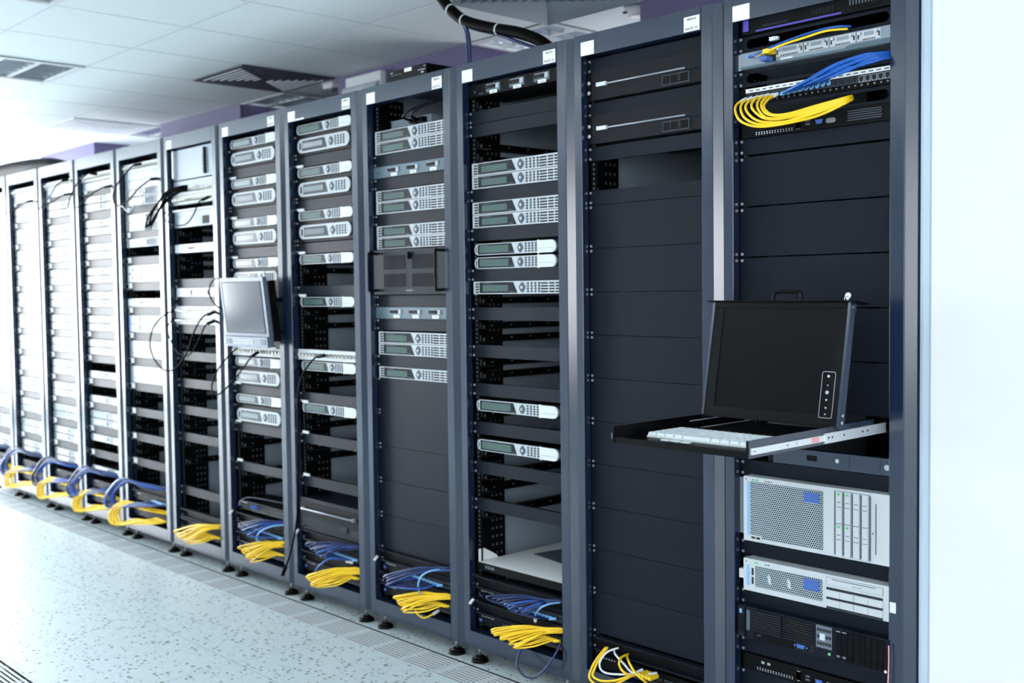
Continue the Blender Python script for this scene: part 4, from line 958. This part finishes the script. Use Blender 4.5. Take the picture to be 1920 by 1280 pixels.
# ------------------------------------------------------------------ cables
BAKED = {
'r6c1': [(-3.11,0.0,1.888),(-3.143,-0.034,1.868),(-3.164,-0.055,1.807),(-3.23,-0.063,1.76),(-3.35,-0.059,1.757),(-3.48,-0.042,1.782),(-3.591,-0.012,1.826),(-3.604,0.03,1.893)],
'r6big': [(-3.079,0.0,1.317),(-3.102,-0.054,1.292),(-3.123,-0.095,1.214),(-3.139,-0.124,1.119),(-3.23,-0.141,1.039),(-3.347,-0.145,1.021),(-3.485,-0.137,1.076),(-3.572,-0.116,1.155),(-3.59,-0.083,1.238),(-3.554,-0.038,1.299),(-3.543,0.02,1.323)],
'r6in': [(-3.082,0.0,1.272),(-3.099,-0.039,1.255),(-3.113,-0.068,1.189),(-3.162,-0.087,1.117),(-3.233,-0.095,1.096),(-3.332,-0.093,1.128),(-3.418,-0.08,1.182),(-3.487,-0.057,1.23),(-3.501,-0.024,1.271),(-3.508,0.02,1.278)],
'r6bun0': [(-3.353,0.01,1.957),(-3.378,-0.019,1.952),(-3.463,-0.046,1.93),(-3.545,-0.07,1.876),(-3.595,-0.092,1.817),(-3.593,-0.112,1.761),(-3.543,-0.13,1.741)],
'r6bun1': [(-3.353,0.01,1.963),(-3.378,-0.019,1.958),(-3.463,-0.046,1.941),(-3.522,-0.07,1.886),(-3.556,-0.092,1.826),(-3.555,-0.112,1.766),(-3.524,-0.13,1.74)],
'r6bun2': [(-3.354,0.01,1.952),(-3.379,-0.019,1.947),(-3.464,-0.046,1.919),(-3.501,-0.07,1.862),(-3.52,-0.092,1.802),(-3.517,-0.112,1.77),(-3.505,-0.13,1.74)],
'r6bun3': [(-3.354,0.01,1.944),(-3.379,-0.019,1.939),(-3.465,-0.046,1.903),(-3.513,-0.07,1.847),(-3.54,-0.092,1.787),(-3.536,-0.112,1.768),(-3.515,-0.13,1.74)],
'r6bun4': [(-3.355,0.01,1.938),(-3.379,-0.019,1.933),(-3.466,-0.046,1.892),(-3.536,-0.07,1.837),(-3.578,-0.092,1.778),(-3.574,-0.112,1.763),(-3.534,-0.13,1.741)],
'r5loop': [(-2.669,0.0,1.128),(-2.669,-0.033,1.111),(-2.698,-0.06,1.061),(-2.766,-0.079,0.996),(-2.848,-0.093,0.938),(-2.902,-0.099,0.92),(-2.941,-0.099,0.941),(-2.943,-0.093,0.981),(-2.92,-0.079,1.034),(-2.889,-0.06,1.079),(-2.863,-0.033,1.119),(-2.864,0.0,1.143)],
'r5up': [(-3.06,0.0,1.482),(-3.032,-0.024,1.476),(-3.038,-0.041,1.455),(-3.032,-0.053,1.414),(-2.997,-0.058,1.375),(-2.928,-0.057,1.338),(-2.869,-0.05,1.317)],
'r4long': [(-2.11,0.0,1.133),(-2.163,-0.009,1.122),(-2.207,-0.017,1.088),(-2.24,-0.024,1.05),(-2.259,-0.031,1.007),(-2.268,-0.037,0.952),(-2.264,-0.043,0.831),(-2.266,-0.047,0.622),(-2.272,-0.052,0.416),(-2.319,-0.055,0.265),(-2.368,-0.058,0.17),(-2.394,-0.06,0.129)],
'r7a': [(-3.868,0.0,2.122),(-3.887,-0.037,2.112),(-3.921,-0.064,2.07),(-3.969,-0.079,2.035),(-4.019,-0.083,1.999),(-4.068,-0.077,1.955),(-4.094,-0.059,1.917),(-4.114,-0.03,1.906)],
'r7w': [(-4.114,-0.03,1.906),(-4.066,-0.026,1.901),(-4.037,-0.02,1.878),(-4.016,-0.014,1.874),(-3.996,-0.008,1.882),(-3.971,0.0,1.904)],
'r7b': [(-3.667,0.0,2.024),(-3.692,-0.029,2.021),(-3.731,-0.051,1.997),(-3.781,-0.065,1.972),(-3.88,-0.071,1.921),(-3.988,-0.069,1.902),(-4.092,-0.06,1.904)],
'r8a': [(-4.467,0.0,2.117),(-4.494,-0.036,2.121),(-4.518,-0.064,2.096),(-4.566,-0.084,2.055),(-4.62,-0.096,1.997),(-4.66,-0.1,1.936)],
'r8b': [(-4.274,0.0,2.034),(-4.314,-0.034,2.024),(-4.386,-0.058,1.997),(-4.491,-0.07,1.958),(-4.58,-0.07,1.932),(-4.678,-0.06,1.926)],
'r9a': [(-4.892,0.0,2.119),(-4.907,-0.034,2.11),(-4.967,-0.058,2.072),(-5.008,-0.07,2.026),(-5.116,-0.07,1.989),(-5.251,-0.06,1.948)],
'r9b': [(-4.876,0.0,2.032),(-4.888,-0.034,2.024),(-4.98,-0.055,1.997),(-5.055,-0.064,1.979),(-5.174,-0.06,1.957)],
'r10a': [(-5.506,0.0,2.033),(-5.524,-0.034,2.025),(-5.632,-0.055,2.0),(-5.739,-0.064,1.974),(-5.876,-0.06,1.964)],
'ceilblack': [(-1.741,0.35,2.709),(-1.706,0.35,2.653),(-1.638,0.35,2.582),(-1.553,0.35,2.522),(-1.454,0.35,2.482),(-1.342,0.35,2.447),(-1.248,0.35,2.42),(-1.173,0.35,2.392),(-1.1,0.35,2.357),(-1.051,0.35,2.32)],
'ceilblue': [(-1.752,0.35,2.693),(-1.717,0.35,2.633),(-1.648,0.35,2.566),(-1.567,0.35,2.509),(-1.47,0.35,2.468),(-1.374,0.35,2.436),(-1.295,0.35,2.407),(-1.219,0.35,2.373),(-1.144,0.35,2.344),(-1.1,0.35,2.32)],
'dropblue1': [(-1.567,0.35,2.52),(-1.541,0.35,2.472),(-1.532,0.35,2.416),(-1.53,0.35,2.357),(-1.53,0.35,2.328)],
'dropblue2': [(-1.548,0.34,2.511),(-1.519,0.34,2.471),(-1.507,0.34,2.421),(-1.505,0.34,2.351),(-1.505,0.34,2.323)],
'hose': [(-7.794,0.3,2.367),(-7.268,0.3,2.375),(-6.785,0.3,2.374),(-6.449,0.3,2.364),(-6.133,0.3,2.346),(-5.932,0.3,2.328),(-5.694,0.3,2.284)],
'y0': [(0.061,0.03,1.947),(0.057,-0.007,1.93),(0.071,-0.034,1.903),(0.102,-0.05,1.871),(0.159,-0.055,1.85),(0.233,-0.05,1.848),(0.33,-0.034,1.859),(0.394,-0.007,1.885),(0.4,0.03,1.902)],
'y1': [(0.081,0.03,1.948),(0.078,-0.007,1.932),(0.089,-0.034,1.907),(0.118,-0.05,1.876),(0.168,-0.055,1.855),(0.241,-0.05,1.853),(0.33,-0.034,1.873),(0.394,-0.007,1.893),(0.399,0.03,1.909)],
'y2': [(0.101,0.03,1.948),(0.098,-0.007,1.932),(0.105,-0.034,1.911),(0.134,-0.05,1.882),(0.176,-0.055,1.861),(0.25,-0.05,1.854),(0.33,-0.034,1.868),(0.394,-0.007,1.889),(0.402,0.03,1.904)],
'y3': [(0.121,0.03,1.948),(0.119,-0.007,1.936),(0.125,-0.034,1.914),(0.148,-0.05,1.892),(0.185,-0.055,1.869),(0.241,-0.05,1.863),(0.33,-0.034,1.876),(0.394,-0.007,1.896),(0.4,0.03,1.91)],
'y4': [(0.138,0.03,1.949),(0.137,-0.007,1.936),(0.144,-0.034,1.914),(0.164,-0.05,1.89),(0.194,-0.055,1.869),(0.25,-0.05,1.865),(0.33,-0.034,1.879),(0.394,-0.007,1.897),(0.399,0.03,1.906)],
'y5': [(0.154,0.03,1.948),(0.156,-0.007,1.935),(0.159,-0.034,1.917),(0.173,-0.05,1.896),(0.197,-0.055,1.878),(0.25,-0.05,1.87),(0.33,-0.034,1.883),(0.394,-0.007,1.899),(0.4,0.03,1.9)],
'y6': [(0.168,0.03,1.948),(0.167,-0.007,1.932),(0.167,-0.034,1.911),(0.183,-0.05,1.892),(0.211,-0.055,1.876),(0.258,-0.05,1.874),(0.33,-0.034,1.887),(0.394,-0.007,1.901),(0.397,0.03,1.911)],
'b0': [(0.189,0.02,1.944),(0.24,-0.022,1.944),(0.322,-0.047,1.958),(0.406,-0.055,1.981),(0.477,-0.047,1.994),(0.508,-0.022,1.999),(0.518,0.02,2.005)],
'b1': [(0.208,0.02,1.945),(0.255,-0.022,1.945),(0.333,-0.047,1.963),(0.412,-0.055,1.984),(0.48,-0.047,1.996),(0.51,-0.022,1.997),(0.518,0.02,2.003)],
'b2': [(0.227,0.02,1.946),(0.27,-0.022,1.947),(0.344,-0.047,1.968),(0.418,-0.055,1.986),(0.483,-0.047,1.99),(0.511,-0.022,1.995),(0.518,0.02,2.002)],
'b3': [(0.245,0.02,1.947),(0.285,-0.022,1.948),(0.356,-0.047,1.957),(0.425,-0.055,1.972),(0.486,-0.047,1.991),(0.512,-0.022,1.993),(0.518,0.02,2.0)],
'b4': [(0.264,0.02,1.948),(0.3,-0.022,1.95),(0.367,-0.047,1.962),(0.431,-0.055,1.975),(0.489,-0.047,1.985),(0.514,-0.022,1.991),(0.518,0.02,1.998)],
'b5': [(0.282,0.02,1.948),(0.315,-0.022,1.951),(0.378,-0.047,1.968),(0.437,-0.055,1.977),(0.492,-0.047,1.987),(0.515,-0.022,1.989),(0.518,0.02,1.997)],
'b6': [(0.3,0.02,1.949),(0.329,-0.022,1.953),(0.389,-0.047,1.956),(0.443,-0.055,1.963),(0.495,-0.047,1.98),(0.517,-0.022,1.988),(0.518,0.02,1.995)],
'b7': [(0.318,0.02,1.95),(0.344,-0.022,1.954),(0.4,-0.047,1.961),(0.449,-0.055,1.966),(0.498,-0.047,1.982),(0.518,-0.022,1.986),(0.518,0.02,1.993)],
'b8': [(0.336,0.02,1.951),(0.358,-0.022,1.955),(0.411,-0.047,1.967),(0.455,-0.055,1.968),(0.501,-0.047,1.975),(0.52,-0.022,1.984),(0.518,0.02,1.992)],
'topblue': [(0.065,0.03,2.066),(0.106,0.002,2.061),(0.167,-0.014,2.068),(0.239,-0.02,2.079),(0.318,-0.014,2.09),(0.372,0.002,2.094),(0.397,0.03,2.094)],
'topyel': [(0.104,0.02,2.064),(0.158,-0.012,2.061),(0.227,-0.028,2.068),(0.294,-0.028,2.075),(0.349,-0.012,2.085),(0.393,0.02,2.087)],
'r1y0': [(-0.493,0.02,0.216),(-0.503,-0.017,0.181),(-0.505,-0.041,0.151),(-0.499,-0.053,0.127),(-0.461,-0.053,0.115),(-0.407,-0.041,0.128),(-0.364,-0.017,0.155),(-0.346,0.02,0.171)],
'r1y1': [(-0.484,0.02,0.218),(-0.489,-0.017,0.186),(-0.491,-0.041,0.154),(-0.484,-0.053,0.138),(-0.446,-0.053,0.133),(-0.395,-0.041,0.145),(-0.355,-0.017,0.164),(-0.335,0.02,0.178)],
'r1y2': [(-0.395,0.02,0.216),(-0.383,-0.028,0.219),(-0.371,-0.052,0.207),(-0.355,-0.052,0.187),(-0.338,-0.028,0.171),(-0.335,0.02,0.172)],
'r1y3': [(-0.402,0.02,0.212),(-0.342,-0.036,0.214),(-0.299,-0.055,0.195),(-0.276,-0.036,0.168),(-0.297,0.02,0.128)],
'r1w0': [(-0.437,0.02,0.227),(-0.457,-0.009,0.217),(-0.47,-0.029,0.193),(-0.467,-0.039,0.17),(-0.441,-0.039,0.157),(-0.383,-0.029,0.164),(-0.343,-0.009,0.172),(-0.297,0.02,0.177)],
'r1w1': [(-0.458,0.02,0.215),(-0.42,-0.012,0.214),(-0.372,-0.028,0.201),(-0.338,-0.028,0.182),(-0.292,-0.012,0.179),(-0.279,0.02,0.181)],
'r2blueloop': [(-0.86,-0.02,0.131),(-0.857,-0.044,0.105),(-0.838,-0.059,0.08),(-0.802,-0.065,0.064),(-0.757,-0.062,0.067),(-0.716,-0.051,0.101),(-0.69,-0.03,0.147),(-0.685,0.0,0.189)],
'r2blueup': [(-0.808,0.0,0.241),(-0.77,-0.036,0.279),(-0.737,-0.045,0.311),(-0.711,-0.026,0.327),(-0.7,0.02,0.325)],
'r3blueup': [(-1.401,0.0,0.214),(-1.413,-0.038,0.229),(-1.404,-0.054,0.27),(-1.382,-0.05,0.309),(-1.347,-0.026,0.33),(-1.331,0.02,0.328)],
'r3yel': [(-1.374,0.02,0.156),(-1.372,-0.014,0.149),(-1.393,-0.038,0.137),(-1.421,-0.049,0.15),(-1.43,-0.05,0.166)],
}
def cable(pts, r, m, label, grp=None, name='cable', plug=None, end=None, sub=5, n=8):
    o = MB().tube(pts, r, n, 0, sub).build(name, m); tag(o, label, 'cable', grp)
    if plug: plug_at(o, pts[0], pts[1], *plug)
    if end: plug_at(o, pts[-1], pts[-2], *end)
    return o
def plug_at(o, p, q, m, rad=.005, ln=.02, name='plug'):
    """a connector on the cable's end at p, pointing away from q"""
    p, q = Vector(p), Vector(q); d = (p-q).normalized()
    a = p-d*ln; MB().tube([tuple(a), tuple(p), tuple(p+d*.002)], rad, 8, 0, 1).build(name, m, o)
def bundle(k, col, n, ports, tips, exits, loop=False, r=.0031):
    """n patch cables of one colour: port -> loop tip in front of the rack -> exit at the right of the rack"""
    X = -P*k; cname = {'blue': 'blue', 'yellow': 'yellow'}[col]
    lab = f'{cname} patch cable in the bundle at the foot of {RN[k]}'; grp = f'{cname} patch cables at the foot of {RN[k]}'
    for i in range(n):
        t = i/(n-1); L = lambda A, B: tuple(A[q]+(B[q]-A[q])*t for q in range(3)); jt = lambda s: random.uniform(-s, s)
        p, q, e = L(*ports), L(*tips), L(*exits)
        q = (q[0]+jt(.008), q[1]+jt(.008), q[2]+jt(.006)); e = (e[0], e[1]+jt(.004), e[2]+jt(.005))
        if loop:
            c = ((q[0]+p[0])/2, q[1]+.005, p[2]-.022+jt(.008)); h = e[2]+.028
            pts = [p, (p[0]-.03, -.02, p[2]-.008), (c[0]+.03, -.05, c[2]), (q[0]+.04, q[1]+.004, q[2]-.045), q, (q[0]+.03, q[1]+.01, q[2]+.05), (q[0]+.13, q[1]*.6, h+jt(.006)), (q[0]+.27, -.02, e[2]+.015), e]
        else:
            pts = [p, (p[0]-.012, -.010, p[2]+.004), (p[0]-.05 if p[0]-.05 > q[0]+.03 else q[0]+.035, q[1]*.8, (p[2]+q[2])/2+.004), q, (q[0]+.018, q[1]-.002, q[2]+.014), ((q[0]+e[0])*.5, q[1]*.62, e[2]*.6+q[2]*.4+.016), (e[0]-.07, -.006, e[2]-.004), e]
        m = 'yellow' if col == 'yellow' else random.choice(['blued', 'blued', 'blued', 'blue'])
        cable([(a+X, b, c2) for a, b, c2 in pts], r, m, lab, grp, 'patch_cable', None if k > 7 else (('lblue' if col == 'blue' else 'yellow'), .0058, .024), sub=4, n=6)
def cables():
    B = BAKED
    rb = 'rack beside the white wall'
    for i in range(7): cable(B[f'y{i}'], .0037, 'yellow', 'yellow patch cable looping down from the patch panel in the end rack', 'yellow cables under the patch panel of the end rack', 'patch_cable', ('white', .006, .022), sub=6)
    for i in range(9): cable(B[f'b{i}'], .0044, 'blue', 'blue patch cable sweeping right across the patch panel in the end rack', 'blue cables over the patch panel of the end rack', 'patch_cable', ('lblue', .0062, .022), sub=6)
    cable(B['topblue'], .0033, 'blue', 'single blue cable across the topmost slot panel of the end rack', None, 'patch_cable', ('lblue', .006, .022))
    cable(B['topyel'], .0033, 'yellow', 'single yellow cable across the topmost slot panel of the end rack', None, 'patch_cable', ('white', .006, .022))
    tag(MB().box(.0, .020, .0, .012, 0, .011).box(.0205, .027, .001, .011, .001, .010).build('loose_plug', 'clear', None, (.150, .016, 2.096)), 'clear loose cable plug sticking out of the topmost slot panel', 'cable plug')
    for x, m in ((.150, 'yellow'), (.142, 'badge')):
        tag(MB().box(0, .022, -.018, .017, 0, .013).build('plug', m, None, (x, 0, 2.056 if m == 'yellow' else 2.037), .002), f'{"yellow" if m == "yellow" else "blue"} plug in the left end of the silver router', 'cable plug')
    for i in range(4): cable(B[f'r1y{i}'], .0038, 'yellow', ['outer yellow cable looping at the foot of rack C5', 'inner yellow cable looping beside the outer one at the foot of rack C5', 'small yellow loop of cable at the foot of rack C5', 'yellow cable crossing down right at the foot of rack C5'][i], 'yellow cables at the foot of rack C5', 'patch_cable', None, ('white', .006, .026) if i < 2 else None)
    for i in range(2): cable(B[f'r1w{i}'], .0034, 'wcable', ['white cable curling round at the foot of rack C5', 'white cable slanting down right at the foot of rack C5'][i], 'white cables at the foot of rack C5', 'patch_cable', None, ('clear', .006, .03))
    for i in range(4): tag(MB().box(0, .012, -.012, .03, 0, .012).build('plug', 'yellow', None, (-.318+.0135*i, -.012, .172-.0008*i), .002), 'yellow plug in the switch at the foot of rack C5', 'cable plug', 'yellow plugs at the foot of rack C5')
    # looped bundles
    bundle(2, 'blue', 13, ((.24, .02, .265), (.47, .02, .262)), ((.205, -.05, .292), (.415, -.062, .276)), ((.525, .05, .335), (.525, .055, .322)))
    bundle(2, 'yellow', 13, ((.28, .02, .192), (.49, .02, .188)), ((.21, -.052, .178), (.37, -.066, .152)), ((.53, .05, .235), (.53, .055, .222)))
    bundle(3, 'blue', 12, ((.22, .02, .268), (.45, .02, .262)), ((.19, -.055, .262), (.23, -.07, .232)), ((.525, .05, .340), (.525, .055, .326)))
    bundle(3, 'yellow', 12, ((.28, .02, .192), (.49, .02, .188)), ((.235, -.052, .186), (.325, -.066, .154)), ((.53, .05, .235), (.53, .055, .222)))
    bundle(4, 'blue', 12, ((.26, .02, .268), (.48, .02, .262)), ((.215, -.052, .292), (.35, -.06, .262)), ((.525, .05, .33), (.525, .055, .316)))
    bundle(4, 'yellow', 12, ((.32, .02, .19), (.49, .02, .185)), ((.235, -.07, .160), (.31, -.078, .132)), ((.53, .05, .235), (.53, .055, .21)))
    bundle(5, 'blue', 11, ((.26, .02, .268), (.48, .02, .262)), ((.205, -.052, .286), (.34, -.06, .258)), ((.525, .05, .345), (.525, .055, .328)))
    bundle(5, 'yellow', 11, ((.32, .02, .19), (.49, .02, .185)), ((.225, -.06, .182), (.35, -.07, .15)), ((.53, .05, .25), (.53, .055, .228)))
    bundle(6, 'yellow', 11, ((.30, .02, .172), (.49, .02, .17)), ((.14, -.06, .158), (.33, -.075, .13)), ((.53, .05, .245), (.53, .055, .225)))
    for k, dx in ((7, -.03), (8, .03), (9, .03), (10, .03), (11, .03)):
        bundle(k, 'blue', 11, ((.34, .02, .262), (.47, .02, .258)), ((dx-.02, -.105, .235), (dx+.07, -.08, .265)), ((.50, .05, .345), (.50, .055, .325)), True, .0045)
        bundle(k, 'yellow', 10, ((.36, .02, .168), (.48, .02, .165)), ((dx+.04, -.10, .150), (dx+.12, -.08, .165)), ((.50, .05, .215), (.50, .055, .20)), True, .0045)
    cable(B['r2blueloop'], .0034, 'blued', 'dark blue cable drooping below the foot of rack C6', None, 'patch_cable')
    cable(B['r2blueup'], .0034, 'lblue', 'light blue cable arching beside the blue bundle of rack C6', None, 'patch_cable', ('white', .006, .026))
    cable(B['r3blueup'], .0036, 'lblue', 'light blue cable arching beside the blue bundle of rack C7', None, 'patch_cable', ('white', .006, .03))
    cable(B['r3yel'], .0034, 'yellow', 'yellow cable hooking below the yellow bundle of rack C7', None, 'patch_cable', ('white', .006, .03))
    X = -4*P; cable([(X+.46, .01, .25), (X+.40, -.05, .27), (X+.34, -.075, .235), (X+.30, -.07, .20), (X+.33, -.05, .19)], .0036, 'blue', 'blue cable arching above the yellow bundle of rack C8', None, 'patch_cable', ('white', .006, .03))
    X = -5*P; cable([(X+.40, .0, .235), (X+.37, -.05, .245), (X+.40, -.055, .29), (X+.47, -.03, .325), (X+.52, .03, .33)], .0036, 'lblue', 'light blue cable beside the blue bundle of the rack with the screen', None, 'patch_cable', ('white', .006, .024))
    cable([(X+.24, .028, .372), (X+.20, -.02, .385), (X+.18, -.03, .40), (X+.22, -.01, .425), (X+.34, .02, .425), (X+.5, .08, .41)], .0035, 'fold', 'thin grey cable arching over the switch in the rack with the screen', None, 'patch_cable', ('blue', .009, .03))
    # thick end plugs of hanging white-tipped cables at the rack posts
    for k, z in ((2, .245), (3, .305), (4, .325), (5, .33)):
        X = -P*k; cable([(X+.12, .05, z+.03), (X+.10, .02, z+.035), (X+.078, -.01, z+.02), (X+.066, -.022, z-.002)], .003, 'kcable', f'short black cable with a white tip poking out low in {RN[k]}', None, 'patch_cable', None, ('white', .0055, .022))
    # black coax leads
    nk = ('brass', .006, .022); bk = ('kcable', .0075, .04)
    cable(B['r6c1'], .0034, 'kcable', 'black lead hanging in a curve high on the sixth rack from the left', None, 'coax_lead', bk)
    cable(B['r6big'], .0042, 'kcable', 'largest black loop of lead, hanging from the sixth rack from the left', None, 'coax_lead', bk)
    cable(B['r6in'], .0036, 'kcable', 'smaller black loop of lead inside the largest loop', None, 'coax_lead', bk)
    for i in range(5): cable(B[f'r6bun{i}'], .0050, 'kcable', 'black lead in the bunch drooping across the upper posts of the sixth rack', 'bunch of black leads on the sixth rack from the left', 'coax_lead', None, nk)
    cable(B['r5loop'], .0038, 'kcable', 'black loop of lead hanging just below the fold-out screen', None, 'coax_lead', bk)
    cable(B['r5up'], .0036, 'kcable', 'black lead curving into the left edge of the fold-out screen', None, 'coax_lead')
    cable(B['r4long'], .0042, 'kcable', 'long black lead hanging down the left post of rack C8', None, 'coax_lead', bk, ('kcable', .0085, .05))
    for nme, lab in (('r7a', 'upper black lead looping from the fifth rack from the left'), ('r7b', 'lower black lead curving from the fifth rack from the left'), ('r8a', 'upper black lead looping from the fourth rack from the left'), ('r8b', 'lower black lead curving from the fourth rack from the left'),
                     ('r9a', 'upper black lead looping from the third rack from the left'), ('r9b', 'lower black lead curving from the third rack from the left'), ('r10a', 'black lead curving from the second rack from the left')):
        cable(B[nme], .0042, 'kcable', lab, None, 'coax_lead', bk)
    cable(B['r7w'], .0042, 'wcable', 'white end of lead hooking at the fifth rack from the left', None, 'coax_lead')
    # overhead
    o = cable(B['ceilblack'], .023, 'kcable', 'thick black cable run dropping from the ceiling onto rack C6', None, 'cable_run', n=12)
    for i in (2, 3, 5): 
        a, b = Vector(B['ceilblack'][i]), Vector(B['ceilblack'][i+1]); d = (b-a).normalized()*.004
        MB().tube([tuple(a-d), tuple(a), tuple(a+d)], .0245, 12, 0, 1).build('cable_tie', 'white', o)
    cable(B['ceilblue'], .0065, 'blued', 'blue cable tied under the thick black cable run at the ceiling', None, 'overhead_cable')
    cable(B['dropblue1'], .006, 'blued', 'left of two blue cables dropping from the black run behind rack C6', None, 'overhead_cable')
    cable(B['dropblue2'], .006, 'blued', 'right of two blue cables dropping from the black run behind rack C6', None, 'overhead_cable')
    cable([(x, y, z-.005) for x, y, z in B['hose']], .050, 'kcable', 'thick black cable hose lying on top of the far left racks', None, 'cable_hose', n=14)

# ------------------------------------------------------------------ build
room(); ceiling_fittings(); R = racks(); units(); rack_end_contents(); console(); screen5(); special_units(); cables(); finish_labels()
slides(R[2], [1, 4, 5, 16.1, 18.1, 19.1, 21, 22, 25.1, 28.1, 30, 31, 33])
slides(R[4], [13.2, 17.2, 18.5, 23.2, 24.2, 27.1, 28.1, 30.1, 31.1]); slides(R[5], [30, 31, 34, 35.2]); slides(R[1], [8.6])
slides(R[6], [8.5, 11.3, 12.3, 20.1, 21.1, 23.1, 24.1, 26.1, 27.1, 29.1, 30.1, 32.1, 34.1]); slides(R[7], [10.3, 15.3, 27.2, 28.2, 30.2, 31.2, 33.2, 34.2, 36.2])

cam = bpy.data.cameras.new('camera'); co = bpy.data.objects.new('camera', cam); C.objects.link(co)
yaw, pit, rol = (0.82088, -0.0464, -0.0127)
F = Vector((-math.sin(yaw)*math.cos(pit), math.cos(yaw)*math.cos(pit), math.sin(pit))); r_ = Vector((math.cos(yaw), math.sin(yaw), 0)); u_ = r_.cross(F)
r2 = r_*math.cos(rol)+u_*math.sin(rol); u2 = u_*math.cos(rol)-r_*math.sin(rol)
m = Matrix((r2, u2, -F)).transposed().to_4x4(); m.translation = Vector((1.9452, -2.6602, 1.4046)); co.matrix_world = m
cam.sensor_width = 36; cam.lens = 2065.4/1920*36; cam.clip_start = .02
cam.dof.use_dof = True; cam.dof.focus_distance = 3.05; cam.dof.aperture_fstop = 3.3
SC.camera = co
w = bpy.data.worlds.new('world'); SC.world = w; w.use_nodes = True
w.node_tree.nodes['Background'].inputs[0].default_value = lin((200, 220, 240)); w.node_tree.nodes['Background'].inputs[1].default_value = .1
SC.view_settings.view_transform = 'Standard'; SC.view_settings.look = 'None'; SC.view_settings.gamma = 1.0; SC.view_settings.exposure = 0.04
